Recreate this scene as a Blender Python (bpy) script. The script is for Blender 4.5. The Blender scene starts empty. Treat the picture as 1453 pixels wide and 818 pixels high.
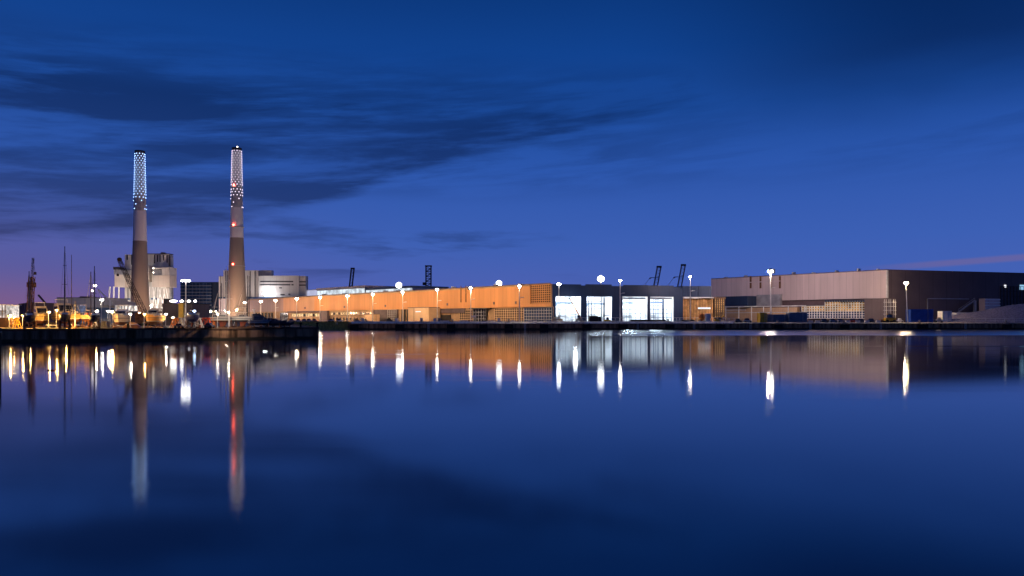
import bpy, math, random
from mathutils import Vector, Matrix
random.seed(7)
R = math.radians
scn = bpy.context.scene
COL = scn.collection
# ------------------------------------------------------------------ camera
F = 1037.0; CX = 726.5; HY = 452.0; EYE = 6.0; GZ = 3.3     # focal (px of a 1453 px wide frame), horizon row, eye height, land height
cam = bpy.data.cameras.new('camera'); camo = bpy.data.objects.new('camera', cam); COL.objects.link(camo)
camo.location = (0, 0, EYE); camo.rotation_euler = (R(90), 0, 0)
cam.sensor_fit = 'HORIZONTAL'; cam.sensor_width = 36; cam.lens = 36*F/1453
cam.shift_y = (HY-409)/1453; cam.clip_start = .5; cam.clip_end = 20000
scn.camera = camo
scn.view_settings.view_transform = 'Standard'; scn.view_settings.look = 'None'
scn.view_settings.exposure = 0; scn.view_settings.gamma = 1; scn.view_settings.use_curve_mapping = False
cy = scn.cycles
cy.use_denoising = True
try: cy.denoiser = 'OPENIMAGEDENOISE'
except Exception: pass
cy.sample_clamp_indirect = 3; cy.sample_clamp_direct = 0; cy.max_bounces = 6; cy.diffuse_bounces = 3; cy.glossy_bounces = 3
cy.caustics_reflective = False; cy.caustics_refractive = False; cy.use_light_tree = True
cy.use_adaptive_sampling = False

def lin(r, g, b):
    f = lambda c: (c/255/12.92) if c <= 10 else ((c/255+.055)/1.055)**2.4
    return (f(r), f(g), f(b), 1)

class NT:
    """short hand for node trees"""
    def __init__(s, tree): s.t = tree; s.n = tree.nodes; s.l = tree.links
    def new(s, typ, **kw):
        n = s.n.new(typ)
        for k, v in kw.items(): setattr(n, k, v)
        return n
    def put(s, sock, v):
        if hasattr(v, 'is_output') or isinstance(v, bpy.types.NodeSocket): s.l.new(v, sock)
        else: sock.default_value = v
    def m(s, op, a, b=0, c=None, clamp=False):
        n = s.new('ShaderNodeMath', operation=op, use_clamp=clamp)
        s.put(n.inputs[0], a); s.put(n.inputs[1], b)
        if c is not None: s.put(n.inputs[2], c)
        return n.outputs[0]
    def ss(s, x, a, b):
        n = s.new('ShaderNodeMapRange', interpolation_type='SMOOTHSTEP')
        s.put(n.inputs[0], x); n.inputs[1].default_value = a; n.inputs[2].default_value = b
        n.inputs[3].default_value = 0; n.inputs[4].default_value = 1
        return n.outputs[0]
    def mix(s, f, a, b, mode='MIX'):
        n = s.new('ShaderNodeMix', data_type='RGBA', blend_type=mode)
        s.put(n.inputs[0], f); s.put(n.inputs[6], a); s.put(n.inputs[7], b)
        return n.outputs[2]
    def xyz(s, x, y, z):
        n = s.new('ShaderNodeCombineXYZ'); s.put(n.inputs[0], x); s.put(n.inputs[1], y); s.put(n.inputs[2], z); return n.outputs[0]
    def noise(s, vec, scale, detail=4, rough=.5, dist=0):
        n = s.new('ShaderNodeTexNoise'); s.l.new(vec, n.inputs['Vector'])
        n.inputs['Scale'].default_value = scale; n.inputs['Detail'].default_value = detail
        n.inputs['Roughness'].default_value = rough; n.inputs['Distortion'].default_value = dist
        return n.outputs[0]
    def ramp(s, f, stops, interp='LINEAR'):
        n = s.new('ShaderNodeValToRGB'); n.color_ramp.interpolation = interp; e = n.color_ramp.elements
        while len(e) < len(stops): e.new(.5)
        for k, (p, c) in enumerate(stops): e[k].position = p; e[k].color = c
        s.put(n.inputs[0], f); return n.outputs[0]

# ------------------------------------------------------------------ sky (blue hour, thin cloud streaks)
wd = bpy.data.worlds.new('World'); scn.world = wd; wd.use_nodes = True
w = NT(wd.node_tree); w.n.clear()
out = w.new('ShaderNodeOutputWorld'); bg = w.new('ShaderNodeBackground'); w.l.new(bg.outputs[0], out.inputs[0])
tc = w.new('ShaderNodeTexCoord'); sp = w.new('ShaderNodeSeparateXYZ'); w.l.new(tc.outputs['Generated'], sp.inputs[0])
sx, sy, sz = sp.outputs
hyp = w.m('SQRT', w.m('ADD', w.m('MULTIPLY', sx, sx), w.m('MULTIPLY', sy, sy)))
el = w.m('DIVIDE', sz, w.m('MAXIMUM', hyp, .05))             # tangent of the elevation
az = w.m('ARCTAN2', sx, sy)                                   # 0 = +Y, positive to the right
el5 = w.m('MULTIPLY', w.m('MAXIMUM', el, 0), 2.0)             # 0..1 for el 0..0.5
clear = w.ramp(el5, [(0, lin(88, 97, 170)), (.07, lin(77, 97, 177)), (.2, lin(60, 95, 179)), (.4, lin(43, 86, 172)),
                     (.56, lin(26, 75, 157)), (.72, lin(14, 65, 142)), (.9, lin(8, 54, 122)), (1, lin(6, 44, 102))])
# colder towards the right, warmer and duskier low on the left
rt = w.ss(az, -.1, .5)
clear = w.mix(w.m('MULTIPLY', rt, w.m('MULTIPLY', w.ss(el, .16, 0), .6)), clear, lin(60, 98, 184))
lf = w.m('MULTIPLY', w.ss(az, -.12, -.62), w.ss(el, .20, 0))
clear = w.mix(w.m('MULTIPLY', lf, .75), clear, lin(98, 84, 142))
lf2 = w.m('MULTIPLY', w.ss(az, -.38, -.64), w.ss(el, .065, 0))
clear = w.mix(w.m('MULTIPLY', lf2, .5), clear, lin(150, 98, 118))
# cloud layer
ca, sa = math.cos(R(5)), math.sin(R(5))
qa = w.m('ADD', w.m('MULTIPLY', az, ca), w.m('MULTIPLY', el, sa))
qe = w.m('SUBTRACT', w.m('MULTIPLY', el, ca), w.m('MULTIPLY', az, sa*.9))
n1 = w.noise(w.xyz(w.m('MULTIPLY', qa, 3.3), w.m('MULTIPLY', qe, 27), 1.4), 1.0, 9, .6, .3)
n2 = w.noise(w.xyz(w.m('MULTIPLY', qa, 1.6), w.m('MULTIPLY', qe, 6), 3.1), 1.0, 4, .5, .3)
n3 = w.noise(w.xyz(w.m('MULTIPLY', az, 5), w.m('MULTIPLY', el, 34), 8.3), 1.0, 6, .55, .2)
azr = w.m('MULTIPLY_ADD', az, .6, .5)                         # az -0.83..0.83 -> 0..1
edge = w.ramp(azr, [(.0, (.04,)*3+(1,)), (.18, (.085,)*3+(1,)), (.28, (.105,)*3+(1,)), (.36, (.155,)*3+(1,)), (.45, (.205,)*3+(1,)),
                    (.555, (.243,)*3+(1,)), (.66, (.275,)*3+(1,)), (.87, (.262,)*3+(1,)), (1, (.25,)*3+(1,))])
d = w.m('SUBTRACT', el, edge)
d = w.m('ADD', d, w.m('MULTIPLY', w.m('SUBTRACT', n1, .5), .06))
deck = w.ss(d, -.004, .022)
body = w.m('MULTIPLY', w.m('MULTIPLY', deck, w.ss(w.m('ADD', el, w.m('MULTIPLY', w.m('SUBTRACT', n2, .5), .12)), .37, .27)), w.m('MULTIPLY_ADD', w.ss(az, .45, -.05), .75, .25))
n4 = w.noise(w.xyz(w.m('MULTIPLY', qa, 8), w.m('MULTIPLY', qe, 62), 6.6), 1.0, 6, .6, .25)
streak = w.ss(w.m('ADD', w.m('ADD', w.m('MULTIPLY', n1, .70), w.m('MULTIPLY', n2, .22)), w.m('MULTIPLY', n4, .30)), .50, .69)
leftw = w.m('MULTIPLY_ADD', w.ss(az, .35, -.3), .75, .25)
dens = w.m('MULTIPLY', body, w.m('ADD', w.m('MULTIPLY_ADD', streak, .74, .14), w.m('MULTIPLY', w.ss(d, .09, .02), .20)))
hi = w.m('MULTIPLY', w.ss(n1, .38, .60), w.m('MULTIPLY', w.ss(el, .15, .21), w.ss(el, .345, .275)))
dens = w.m('MAXIMUM', dens, w.m('MULTIPLY', hi, w.m('MULTIPLY', leftw, 1.0)))
low = w.m('MULTIPLY', w.ss(n3, .56, .72), w.m('MULTIPLY', w.ss(el, .035, .07), w.ss(el, .2, .1)))
dens = w.m('MAXIMUM', dens, w.m('MULTIPLY', low, w.m('MULTIPLY', w.ss(az, .25, -.15), .6)))
trc = w.m('MULTIPLY', w.ss(az, .12, .55), w.ss(w.m('ADD', el, w.m('MULTIPLY', w.m('SUBTRACT', n2, .5), .14)), .21, .32))
dens = w.m('MAXIMUM', dens, w.m('MULTIPLY', trc, .95))
dark = w.mix(1, clear, (.37, .40, .43, 1), 'MULTIPLY')
skyc = w.mix(dens, clear, dark)
low_c = w.m('SUBTRACT', el, w.m('MULTIPLY_ADD', w.m('SUBTRACT', az, .5), .05, .0625))
veil = w.m('MULTIPLY', w.m('MULTIPLY', w.ss(low_c, -.005, -.001), w.ss(low_c, .006, .002)), w.ss(az, .42, .54))
skyc = w.mix(w.m('MULTIPLY', veil, .6), skyc, lin(112, 100, 152))                              # thin rosy cloud bar low on the right
nis = w.new('ShaderNodeTexSky', sky_type='NISHITA'); nis.sun_disc = False; nis.sun_elevation = R(-4); nis.sun_rotation = R(-70)
nsc = w.new('ShaderNodeVectorMath', operation='SCALE'); w.l.new(nis.outputs[0], nsc.inputs[0]); nsc.inputs['Scale'].default_value = .05
skyc = w.mix(1, skyc, nsc.outputs[0], 'ADD')
w.l.new(skyc, bg.inputs[0]); bg.inputs[1].default_value = 1.0

# ------------------------------------------------------------------ materials
def mat(name, col, rough=.7, metal=0, var=.18, scale=.25, streak=False, panel=0, spec=.3, bump=0):
    m = bpy.data.materials.new(name); m.use_nodes = True
    t = NT(m.node_tree); b = t.n['Principled BSDF']
    b.inputs['Roughness'].default_value = rough; b.inputs['Metallic'].default_value = metal
    b.inputs['Specular IOR Level'].default_value = spec
    c4 = (*col, 1); tcn = t.new('ShaderNodeTexCoord'); ob = tcn.outputs['Object']
    v = ob
    if streak:
        mp = t.new('ShaderNodeMapping'); mp.inputs['Scale'].default_value = (1, 1, .12); t.l.new(ob, mp.inputs[0]); v = mp.outputs[0]
    nz = t.noise(v, scale, 6, .6)
    lo = tuple(x*(1-var) for x in col)+(1,); hi_ = tuple(min(1, x*(1+var)) for x in col)+(1,)
    c = t.mix(t.ss(nz, .3, .7), lo, hi_)
    if panel:                                                  # cladding sheets: each sheet a slightly different tone, thin joints
        s = t.new('ShaderNodeSeparateXYZ'); t.l.new(ob, s.inputs[0])
        a = t.m('DIVIDE', t.m('SUBTRACT', s.outputs[0], s.outputs[1]), panel)
        wn = t.new('ShaderNodeTexWhiteNoise', noise_dimensions='1D'); t.l.new(t.m('FLOOR', a), wn.inputs['W'])
        c = t.mix(t.m('MULTIPLY', wn.outputs[0], .10), c, tuple(x*.55 for x in col)+(1,))
        fr = t.m('FRACT', a)
        c = t.mix(t.m('MULTIPLY', t.m('LESS_THAN', fr, .06), .35), c, tuple(x*.4 for x in col)+(1,))
    t.l.new(c, b.inputs['Base Color'])
    if bump:
        bn = t.new('ShaderNodeBump'); bn.inputs['Strength'].default_value = bump; t.l.new(nz, bn.inputs['Height']); t.l.new(bn.outputs[0], b.inputs['Normal'])
    return m
def emit(name, col, s):
    m = bpy.data.materials.new(name); m.use_nodes = True; t = NT(m.node_tree); t.n.clear()
    o = t.new('ShaderNodeOutputMaterial'); e = t.new('ShaderNodeEmission'); e.inputs[0].default_value = (*col, 1); e.inputs[1].default_value = s
    t.l.new(e.outputs[0], o.inputs[0]); return m
def litwin(name, col, s, scale=.6, lowf=.35):
    m = bpy.data.materials.new(name); m.use_nodes = True; t = NT(m.node_tree); t.n.clear()
    o = t.new('ShaderNodeOutputMaterial'); e = t.new('ShaderNodeEmission'); e.inputs[0].default_value = (*col, 1)
    tcn = t.new('ShaderNodeTexCoord'); nz = t.noise(tcn.outputs['Object'], scale, 3, .6)
    t.l.new(t.m('MULTIPLY', t.m('MULTIPLY_ADD', t.ss(nz, .35, .65), 1-lowf, lowf), s), e.inputs[1])
    t.l.new(e.outputs[0], o.inputs[0]); return m

M = {}
M['concrete'] = mat('concrete', (.34, .32, .29), .85, var=.35, scale=.35, streak=True)
M['coping'] = mat('coping_concrete', (.82, .74, .66), .85, var=.3, scale=.4)
M['quay'] = mat('quay_face', (.13, .095, .07), .9, var=.7, scale=.5, streak=True, spec=.05)
M['asphalt'] = mat('asphalt', (.075, .070, .065), .9, var=.35, scale=.08)
M['yard'] = mat('yard_gravel', (.17, .15, .125), .95, var=.4, scale=.15)
M['grass'] = mat('grass', (.32, .27, .08), .95, var=.5, scale=1.2)
M['gravel'] = mat('gravel', (.32, .28, .33), .95, var=.45, scale=1.6, bump=.6)
M['orange_clad'] = mat('sand_cladding', (.70, .30, .105), .55, var=.12, scale=.11, panel=5.5, streak=True)
M['clad_lit_rose'] = mat('rose_lit_cladding', (.50, .33, .29), .55, var=.12, scale=.11, panel=5.5, streak=True)  # same cladding; whiter lamp light at the left end put into its colour
M['clad_lit_tan'] = mat('tan_lit_cladding', (.62, .34, .20), .55, var=.12, scale=.11, panel=5.5, streak=True)  # in-between tint, also lamp light put into the colour
M['void'] = mat('dark_void', (.008, .008, .011), .95, spec=0)
M['orange_low'] = mat('sand_lower_wall', (.46, .29, .17), .7, var=.2, scale=.2)
M['pale_clad'] = mat('pale_cladding', (.68, .45, .28), .6, var=.08, scale=.2, panel=2.2)
M['pink_clad'] = mat('rose_grey_cladding', (.68, .55, .55), .55, var=.13, scale=.09, panel=6, streak=True)
M['dark_clad'] = mat('charcoal_cladding', (.13, .10, .11), .6, var=.15, scale=.05, panel=7)
M['navy'] = mat('navy_cladding', (.022, .042, .10), .5, var=.15, scale=.06, panel=5)
M['plum'] = mat('plum_panel', (.12, .085, .10), .6, var=.2, scale=.2)
M['frame_dark'] = mat('dark_frame', (.03, .028, .03), .5)
M['frame_white'] = mat('white_frame', (.75, .74, .74), .5)
M['glass_blue'] = mat('blue_glass', (.03, .06, .14), .15, var=.4, scale=.3, spec=.6)
M['glass_dark'] = mat('dark_glass', (.02, .022, .03), .12, spec=.6)
M['white_wall'] = mat('white_wall', (.78, .78, .78), .7, var=.06)
M['station'] = mat('pale_station_cladding', (.60, .56, .53), .65, var=.10, scale=.06, panel=7, streak=True)
M['station_cream'] = mat('cream_hopper', (.68, .58, .50), .65, var=.08, scale=.08, panel=5)
M['station_dark'] = mat('dark_slot', (.05, .045, .055), .7)
M['ch_white'] = mat('chimney_pale_concrete', (.50, .47, .47), .8, var=.12, scale=.06, streak=True)
M['ch_pale'] = mat('chimney_painted_concrete', (.84, .80, .80), .8, var=.10, scale=.06, streak=True)
M['ch_brown'] = mat('chimney_brown_concrete', (.30, .255, .235), .85, var=.16, scale=.05, streak=True)
M['steel_grey'] = mat('grey_steel', (.38, .38, .40), .45, .3)
M['galv'] = mat('galvanised_pole', (.72, .70, .68), .5, .0)
M['rust'] = mat('rusty_steel', (.16, .075, .04), .8, var=.4, scale=.8)
M['crane_dark'] = mat('dark_crane_steel', (.05, .04, .045), .6)
M['crane_buff'] = mat('buff_crane_steel', (.42, .33, .33), .6)
M['yellow'] = mat('yellow_paint', (.72, .42, .04), .5, var=.2, scale=.5)
M['orange'] = mat('orange_paint', (.75, .22, .04), .5, var=.2, scale=.5)
M['red'] = mat('red_paint', (.5, .07, .03), .5)
M['blue_paint'] = mat('blue_paint', (.03, .10, .42), .5, var=.15, scale=.4, panel=.8)
M['blue_grey'] = mat('blue_grey_paint', (.12, .17, .26), .5)
M['white_paint'] = mat('white_paint', (.78, .76, .74), .4, var=.1)
M['cream_paint'] = mat('cream_paint', (.66, .55, .38), .45, var=.15, scale=.5)
M['hull_dark'] = mat('dark_hull', (.035, .04, .06), .3, var=.3, scale=.4)
M['hull_grey'] = mat('grey_hull', (.30, .28, .29), .35, var=.2, scale=.4)
M['hull_blue'] = mat('blue_hull', (.03, .05, .17), .3)
M['hull_red'] = mat('red_antifouling', (.22, .05, .03), .7, var=.3)
M['hull_orange'] = mat('orange_hull', (.68, .34, .08), .45, var=.2)
M['hull_yellow'] = mat('yellow_hull', (.62, .45, .16), .45, var=.2)
def hull_paint(name, col, bottom, line, rough=.4):
    m = mat(name, col, rough, var=.12, scale=.5); t = NT(m.node_tree); b = t.n['Principled BSDF']; src = b.inputs['Base Color'].links[0].from_socket
    tcn = t.new('ShaderNodeTexCoord'); p = t.new('ShaderNodeSeparateXYZ'); t.l.new(tcn.outputs['Object'], p.inputs[0]); z = p.outputs[2]
    c = t.mix(t.m('LESS_THAN', z, line+.16), src, (.75, .73, .68, 1)); c = t.mix(t.m('LESS_THAN', z, line), c, (*bottom, 1))
    c = t.mix(t.m('MULTIPLY', t.m('GREATER_THAN', z, line*1.95), t.m('LESS_THAN', z, line*1.95+.14)), c, (.05, .06, .10, 1))
    t.l.new(c, b.inputs['Base Color']); return m
M['hull_yellow'] = hull_paint('yellow_hull_paint', (.60, .40, .14), (.13, .045, .03), 1.15)
M['hull_orange'] = hull_paint('orange_hull_paint', (.68, .34, .08), (.12, .05, .03), .95)
M['hull_cream'] = hull_paint('cream_hull_paint', (.66, .55, .42), (.14, .06, .05), 1.0)
M['hull_grey'] = hull_paint('grey_hull_paint', (.36, .34, .34), (.12, .04, .03), .55)
M['hull_pale'] = hull_paint('pale_hull_paint', (.70, .67, .64), (.08, .09, .14), .5)
M['timber'] = mat('timber_slat', (.66, .36, .14), .7, var=.3, scale=.5)
M['timber_dark'] = mat('dark_timber', (.10, .055, .035), .8, var=.3)
M['mast_dark'] = mat('dark_mast', (.06, .05, .05), .4)
M['mast_alu'] = mat('pale_mast', (.66, .62, .58), .35, .2)
M['tyre'] = mat('tyre_rubber', (.02, .02, .02), .8)
M['tarp'] = mat('grey_tarpaulin', (.25, .24, .26), .7, var=.3)
M['black'] = mat('black_fender', (.012, .012, .012), .8)
M['pipe'] = mat('dark_pipe', (.05, .035, .032), .6)
M['e_sod'] = emit('sodium_lamp', (1, .67, .35), 830)
M['e_warm'] = emit('warm_lamp', (1, .74, .48), 520)
M['e_whit'] = emit('white_lamp', (1, .93, .84), 90)
M['e_cool'] = emit('cool_flood_lamp', (.93, .96, 1), 420)
M['e_lens'] = emit('lamp_front_glow', (1, .90, .78), 48)  # small added discs, seen in place of the shielded lamps
M['e_glowg'] = emit('amber_front_glow', (1, .58, .18), 6)
M['e_gloww'] = emit('warm_front_glow', (1, .76, .42), 34)
M['e_leanw'] = emit('leaning_warm_lamp', (1, .70, .42), 1300)
M['e_glowy'] = emit('yard_front_glow', (1, .88, .72), 14)
M['e_mast'] = emit('light_mast_lamp', (1, .95, .88), 26)
M['e_flood'] = emit('roof_flood_lamp', (.95, .97, 1), 9)
M['e_stn'] = emit('station_lamp', (1, .86, .74), 640)
M['e_rose'] = emit('tall_warm_lamp', (1, .75, .66), 1300)
M['e_yard'] = emit('yard_flood_lamp', (1, .78, .55), 900)
M['e_gold'] = emit('golden_yard_lamp', (1, .52, .13), 950)
M['e_slat'] = litwin('lit_glass_behind_slats', (1, .50, .18), .07, .12, .4)
M['e_stno'] = emit('orange_station_lamp', (1, .56, .30), 1300)
M['e_turb'] = emit('turbine_hall_flood', (.93, .96, 1), 130)
M['e_work'] = emit('work_lamp', (.93, .96, 1), 45)
M['e_shedl'] = emit('shed_lamp', (1, .94, .85), 14)
M['e_amber'] = emit('amber_yard_lamp', (1, .52, .10), 700)
M['e_small'] = emit('small_white_lamp', (1, .86, .68), 9)
M['e_sblue'] = emit('small_blue_lamp', (.55, .72, 1), 10)
M['e_blue'] = emit('blue_white_chimney_lamp', (.34, .55, 1), 8)
M['e_pink'] = emit('pink_white_chimney_lamp', (.96, .82, 1), 4.4)
M['e_red'] = emit('red_obstruction_lamp', (1, .09, .05), 34)
M['e_tube'] = emit('tube_light', (.74, .87, 1), 80)
M['e_win'] = litwin('lit_window_warm', (1, .72, .38), 1.5, .8, .15)
M['e_yel'] = litwin('lit_window_yellow', (1, .66, .10), 1.1, .5, .6)
M['e_hall'] = litwin('lit_glazing', (.80, .90, 1), 1.1, .12, .45)
M['e_tent'] = litwin('lit_translucent_wall', (.70, .72, 1), .85, .08, .75)
M['e_shed'] = litwin('glowing_shed_front', (1, .88, .80), 1.3, .35, .2)  # lamp light on the white shed walls put in as glow
M['e_cyan'] = emit('cyan_window', (.35, .68, 1), .8)
M['e_grid'] = litwin('warm_lit_glazing', (1, .56, .20), .62, .22, .12)
M['e_sign'] = emit('lit_sign', (.9, .92, 1), 1.2)

# ------------------------------------------------------------------ mesh helpers
class MB:
    def __init__(s): s.v = []; s.f = []
    def add(s, vs, fs):
        o = len(s.v); s.v += [tuple(v) for v in vs]; s.f += [tuple(i+o for i in f) for f in fs]; return s
    def box(s, x0, x1, y0, y1, z0, z1):
        return s.add([(x0,y0,z0),(x1,y0,z0),(x1,y1,z0),(x0,y1,z0),(x0,y0,z1),(x1,y0,z1),(x1,y1,z1),(x0,y1,z1)],
                     [(3,2,1,0),(4,5,6,7),(0,1,5,4),(1,2,6,5),(2,3,7,6),(3,0,4,7)])
    def bar(s, p, q, r, n=6, r2=None):
        p, q = Vector(p), Vector(q); r2 = r if r2 is None else r2
        d = (q-p).normalized(); a = d.orthogonal().normalized(); b = d.cross(a)
        vs = []
        for c, rr in ((p, r), (q, r2)):
            for k in range(n):
                t = 2*math.pi*k/n+math.pi/n; vs.append(c+a*(rr*math.cos(t))+b*(rr*math.sin(t)))
        fs = [(k, (k+1) % n, n+(k+1) % n, n+k) for k in range(n)]+[tuple(range(n-1, -1, -1)), tuple(range(n, 2*n))]
        return s.add(vs, fs)
    def lathe(s, prof, n=24, c=(0,0,0)):
        vs = []; fs = []
        for (r, z) in prof:
            for k in range(n):
                t = 2*math.pi*k/n; vs.append((c[0]+r*math.cos(t), c[1]+r*math.sin(t), c[2]+z))
        for i in range(len(prof)-1):
            for k in range(n):
                fs.append((i*n+k, i*n+(k+1) % n, (i+1)*n+(k+1) % n, (i+1)*n+k))
        fs.append(tuple(range(n-1, -1, -1))); fs.append(tuple((len(prof)-1)*n+k for k in range(n)))
        return s.add(vs, fs)
    def ball(s, c, rx, ry=None, rz=None, n=10, m=6):
        ry = rx if ry is None else ry; rz = rx if rz is None else rz
        vs = [(c[0], c[1], c[2]-rz)]; fs = []
        for i in range(1, m):
            ph = -math.pi/2+math.pi*i/m
            for k in range(n):
                t = 2*math.pi*k/n; vs.append((c[0]+rx*math.cos(ph)*math.cos(t), c[1]+ry*math.cos(ph)*math.sin(t), c[2]+rz*math.sin(ph)))
        vs.append((c[0], c[1], c[2]+rz)); L = len(vs)-1
        for k in range(n): fs.append((0, 1+(k+1) % n, 1+k)); fs.append((L, L-n+k, L-n+(k+1) % n))
        for i in range(m-2):
            for k in range(n):
                a = 1+i*n; fs.append((a+k, a+(k+1) % n, a+n+(k+1) % n, a+n+k))
        return s.add(vs, fs)
    def octa(s, c, r):
        x, y, z = c
        return s.add([(x+r,y,z),(x-r,y,z),(x,y+r,z),(x,y-r,z),(x,y,z+r),(x,y,z-r)],
                     [(0,2,4),(2,1,4),(1,3,4),(3,0,4),(2,0,5),(1,2,5),(3,1,5),(0,3,5)])
    def prism(s, poly, z0, z1):
        n = len(poly)
        return s.add([(x, y, z0) for x, y in poly]+[(x, y, z1) for x, y in poly],
                     [tuple(range(n-1, -1, -1)), tuple(range(n, 2*n))]+[(k, (k+1) % n, n+(k+1) % n, n+k) for k in range(n)])
    def xprism(s, poly, y0, y1):                               # polygon in x,z pulled along y
        n = len(poly)
        return s.add([(x, y0, z) for x, z in poly]+[(x, y1, z) for x, z in poly],
                     [tuple(range(n)), tuple(range(2*n-1, n-1, -1))]+[(k, n+k, n+(k+1) % n, (k+1) % n) for k in range(n)])
    def lattice(s, p, q, w0, w1, n, rc, rb):                   # four chords with zigzag bracing
        p, q = Vector(p), Vector(q); d = (q-p).normalized()
        a = d.cross(Vector((0, 1, 0))); a = a.normalized() if a.length > .05 else Vector((1, 0, 0)); b = d.cross(a).normalized()
        def pt(t, i, j): return p.lerp(q, t)+(a*i+b*j)*((w0+(w1-w0)*t)/2)
        for i in (-1, 1):
            for j in (-1, 1): s.bar(pt(0, i, j), pt(1, i, j), rc, 4)
        for k in range(n):
            t0, t1 = k/n, (k+1)/n; sg = 1 if k % 2 else -1
            for j in (-1, 1):
                s.bar(pt(t0, -sg, j), pt(t1, sg, j), rb, 4); s.bar(pt(t0, j, -sg), pt(t1, j, sg), rb, 4); s.bar(pt(t0, -1, j), pt(t0, 1, j), rb, 4)
        return s
    def build(s, name, m, parent=None, world=False, loc=None, smooth=False):
        off = Vector((0, 0, 0))
        if world: off = Vector(parent.location) if parent else Vector(loc)
        me = bpy.data.meshes.new(name); me.from_pydata([tuple(Vector(v)-off) for v in s.v], [], s.f); me.update()
        import bmesh
        bm = bmesh.new(); bm.from_mesh(me); bmesh.ops.recalc_face_normals(bm, faces=bm.faces); bm.to_mesh(me); bm.free()
        me.materials.append(M[m] if isinstance(m, str) else m)
        if smooth: me.shade_smooth()
        o = bpy.data.objects.new(name, me); COL.objects.link(o)
        if parent: o.parent = parent
        elif loc is not None: o.location = loc
        return o

def tag(o, label, cat, group=None):
    o['label'] = label; o['category'] = cat
    if group: o['group'] = group
    return o
def thing(name, label, cat, loc, rz=0, group=None):
    o = bpy.data.objects.new(name, None); COL.objects.link(o); o.empty_display_size = .5
    o.location = loc; o.rotation_euler = (0, 0, rz); return tag(o, label, cat, group)
def struct(o): o['kind'] = 'structure'; return o
def X(px, Y): return (px-CX)/F*Y
def Z(py, Y): return EYE+(HY-py)/F*Y

class Fac:
    """a straight facade through two ground points; maps a column of the survey sketch to metres along it"""
    def __init__(s, A, B):
        s.A = Vector((A[0], A[1])); s.d = (Vector((B[0], B[1]))-s.A).normalized(); s.n = Vector((-s.d.y, s.d.x))
        if s.n.dot(s.A+s.d*10) < 0: s.n = -s.n
    def s_(s, px):
        k = (px-CX)/F; return (k*s.A.y-s.A.x)/(s.d.x-k*s.d.y)
    def Y(s, px): return s.A.y+s.d.y*s.s_(px)
    def pt(s, px, off=0, z=0):
        p = s.A+s.d*s.s_(px)+s.n*off; return Vector((p.x, p.y, z))
    def z(s, px, py): return EYE+(HY-py)/F*s.Y(px)
    def zb(s, mb, px0, px1, z0, z1, y0, y1):                   # box between two columns and two heights
        a, b = s.s_(px0), s.s_(px1)
        P = [s.A+s.d*a+s.n*y0, s.A+s.d*b+s.n*y0, s.A+s.d*b+s.n*y1, s.A+s.d*a+s.n*y1]
        mb.add([(p.x, p.y, z) for z in (z0, z1) for p in P], [(3,2,1,0),(4,5,6,7),(0,1,5,4),(1,2,6,5),(2,3,7,6),(3,0,4,7)])
        return mb
    def b(s, mb, px0, px1, py0, py1, y0, y1):
        pm = (px0+px1)/2; return s.zb(mb, px0, px1, s.z(pm, py1), s.z(pm, py0), y0, y1)
    def grid(s, mb, px0, px1, z0, z1, nx, nz, y0, y1, wx=.35, wz=.35):
        a, b = s.s_(px0), s.s_(px1); n = s.n
        def bx(a0, a1, h0, h1, yy0, yy1):
            P = [s.A+s.d*a0+n*yy0, s.A+s.d*a1+n*yy0, s.A+s.d*a1+n*yy1, s.A+s.d*a0+n*yy1]
            mb.add([(p.x, p.y, z) for z in (h0, h1) for p in P], [(3,2,1,0),(4,5,6,7),(0,1,5,4),(1,2,6,5),(2,3,7,6),(3,0,4,7)])
        for k in range(nx+1):
            c = a+(b-a)*k/nx; bx(c-wx/2, c+wx/2, z0, z1, y0, y1)
        for k in range(nz+1):
            c = z0+(z1-z0)*k/nz; bx(min(a, b), max(a, b), c-wz/2, c+wz/2, y0+.05, y1-.03)
        return mb

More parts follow.
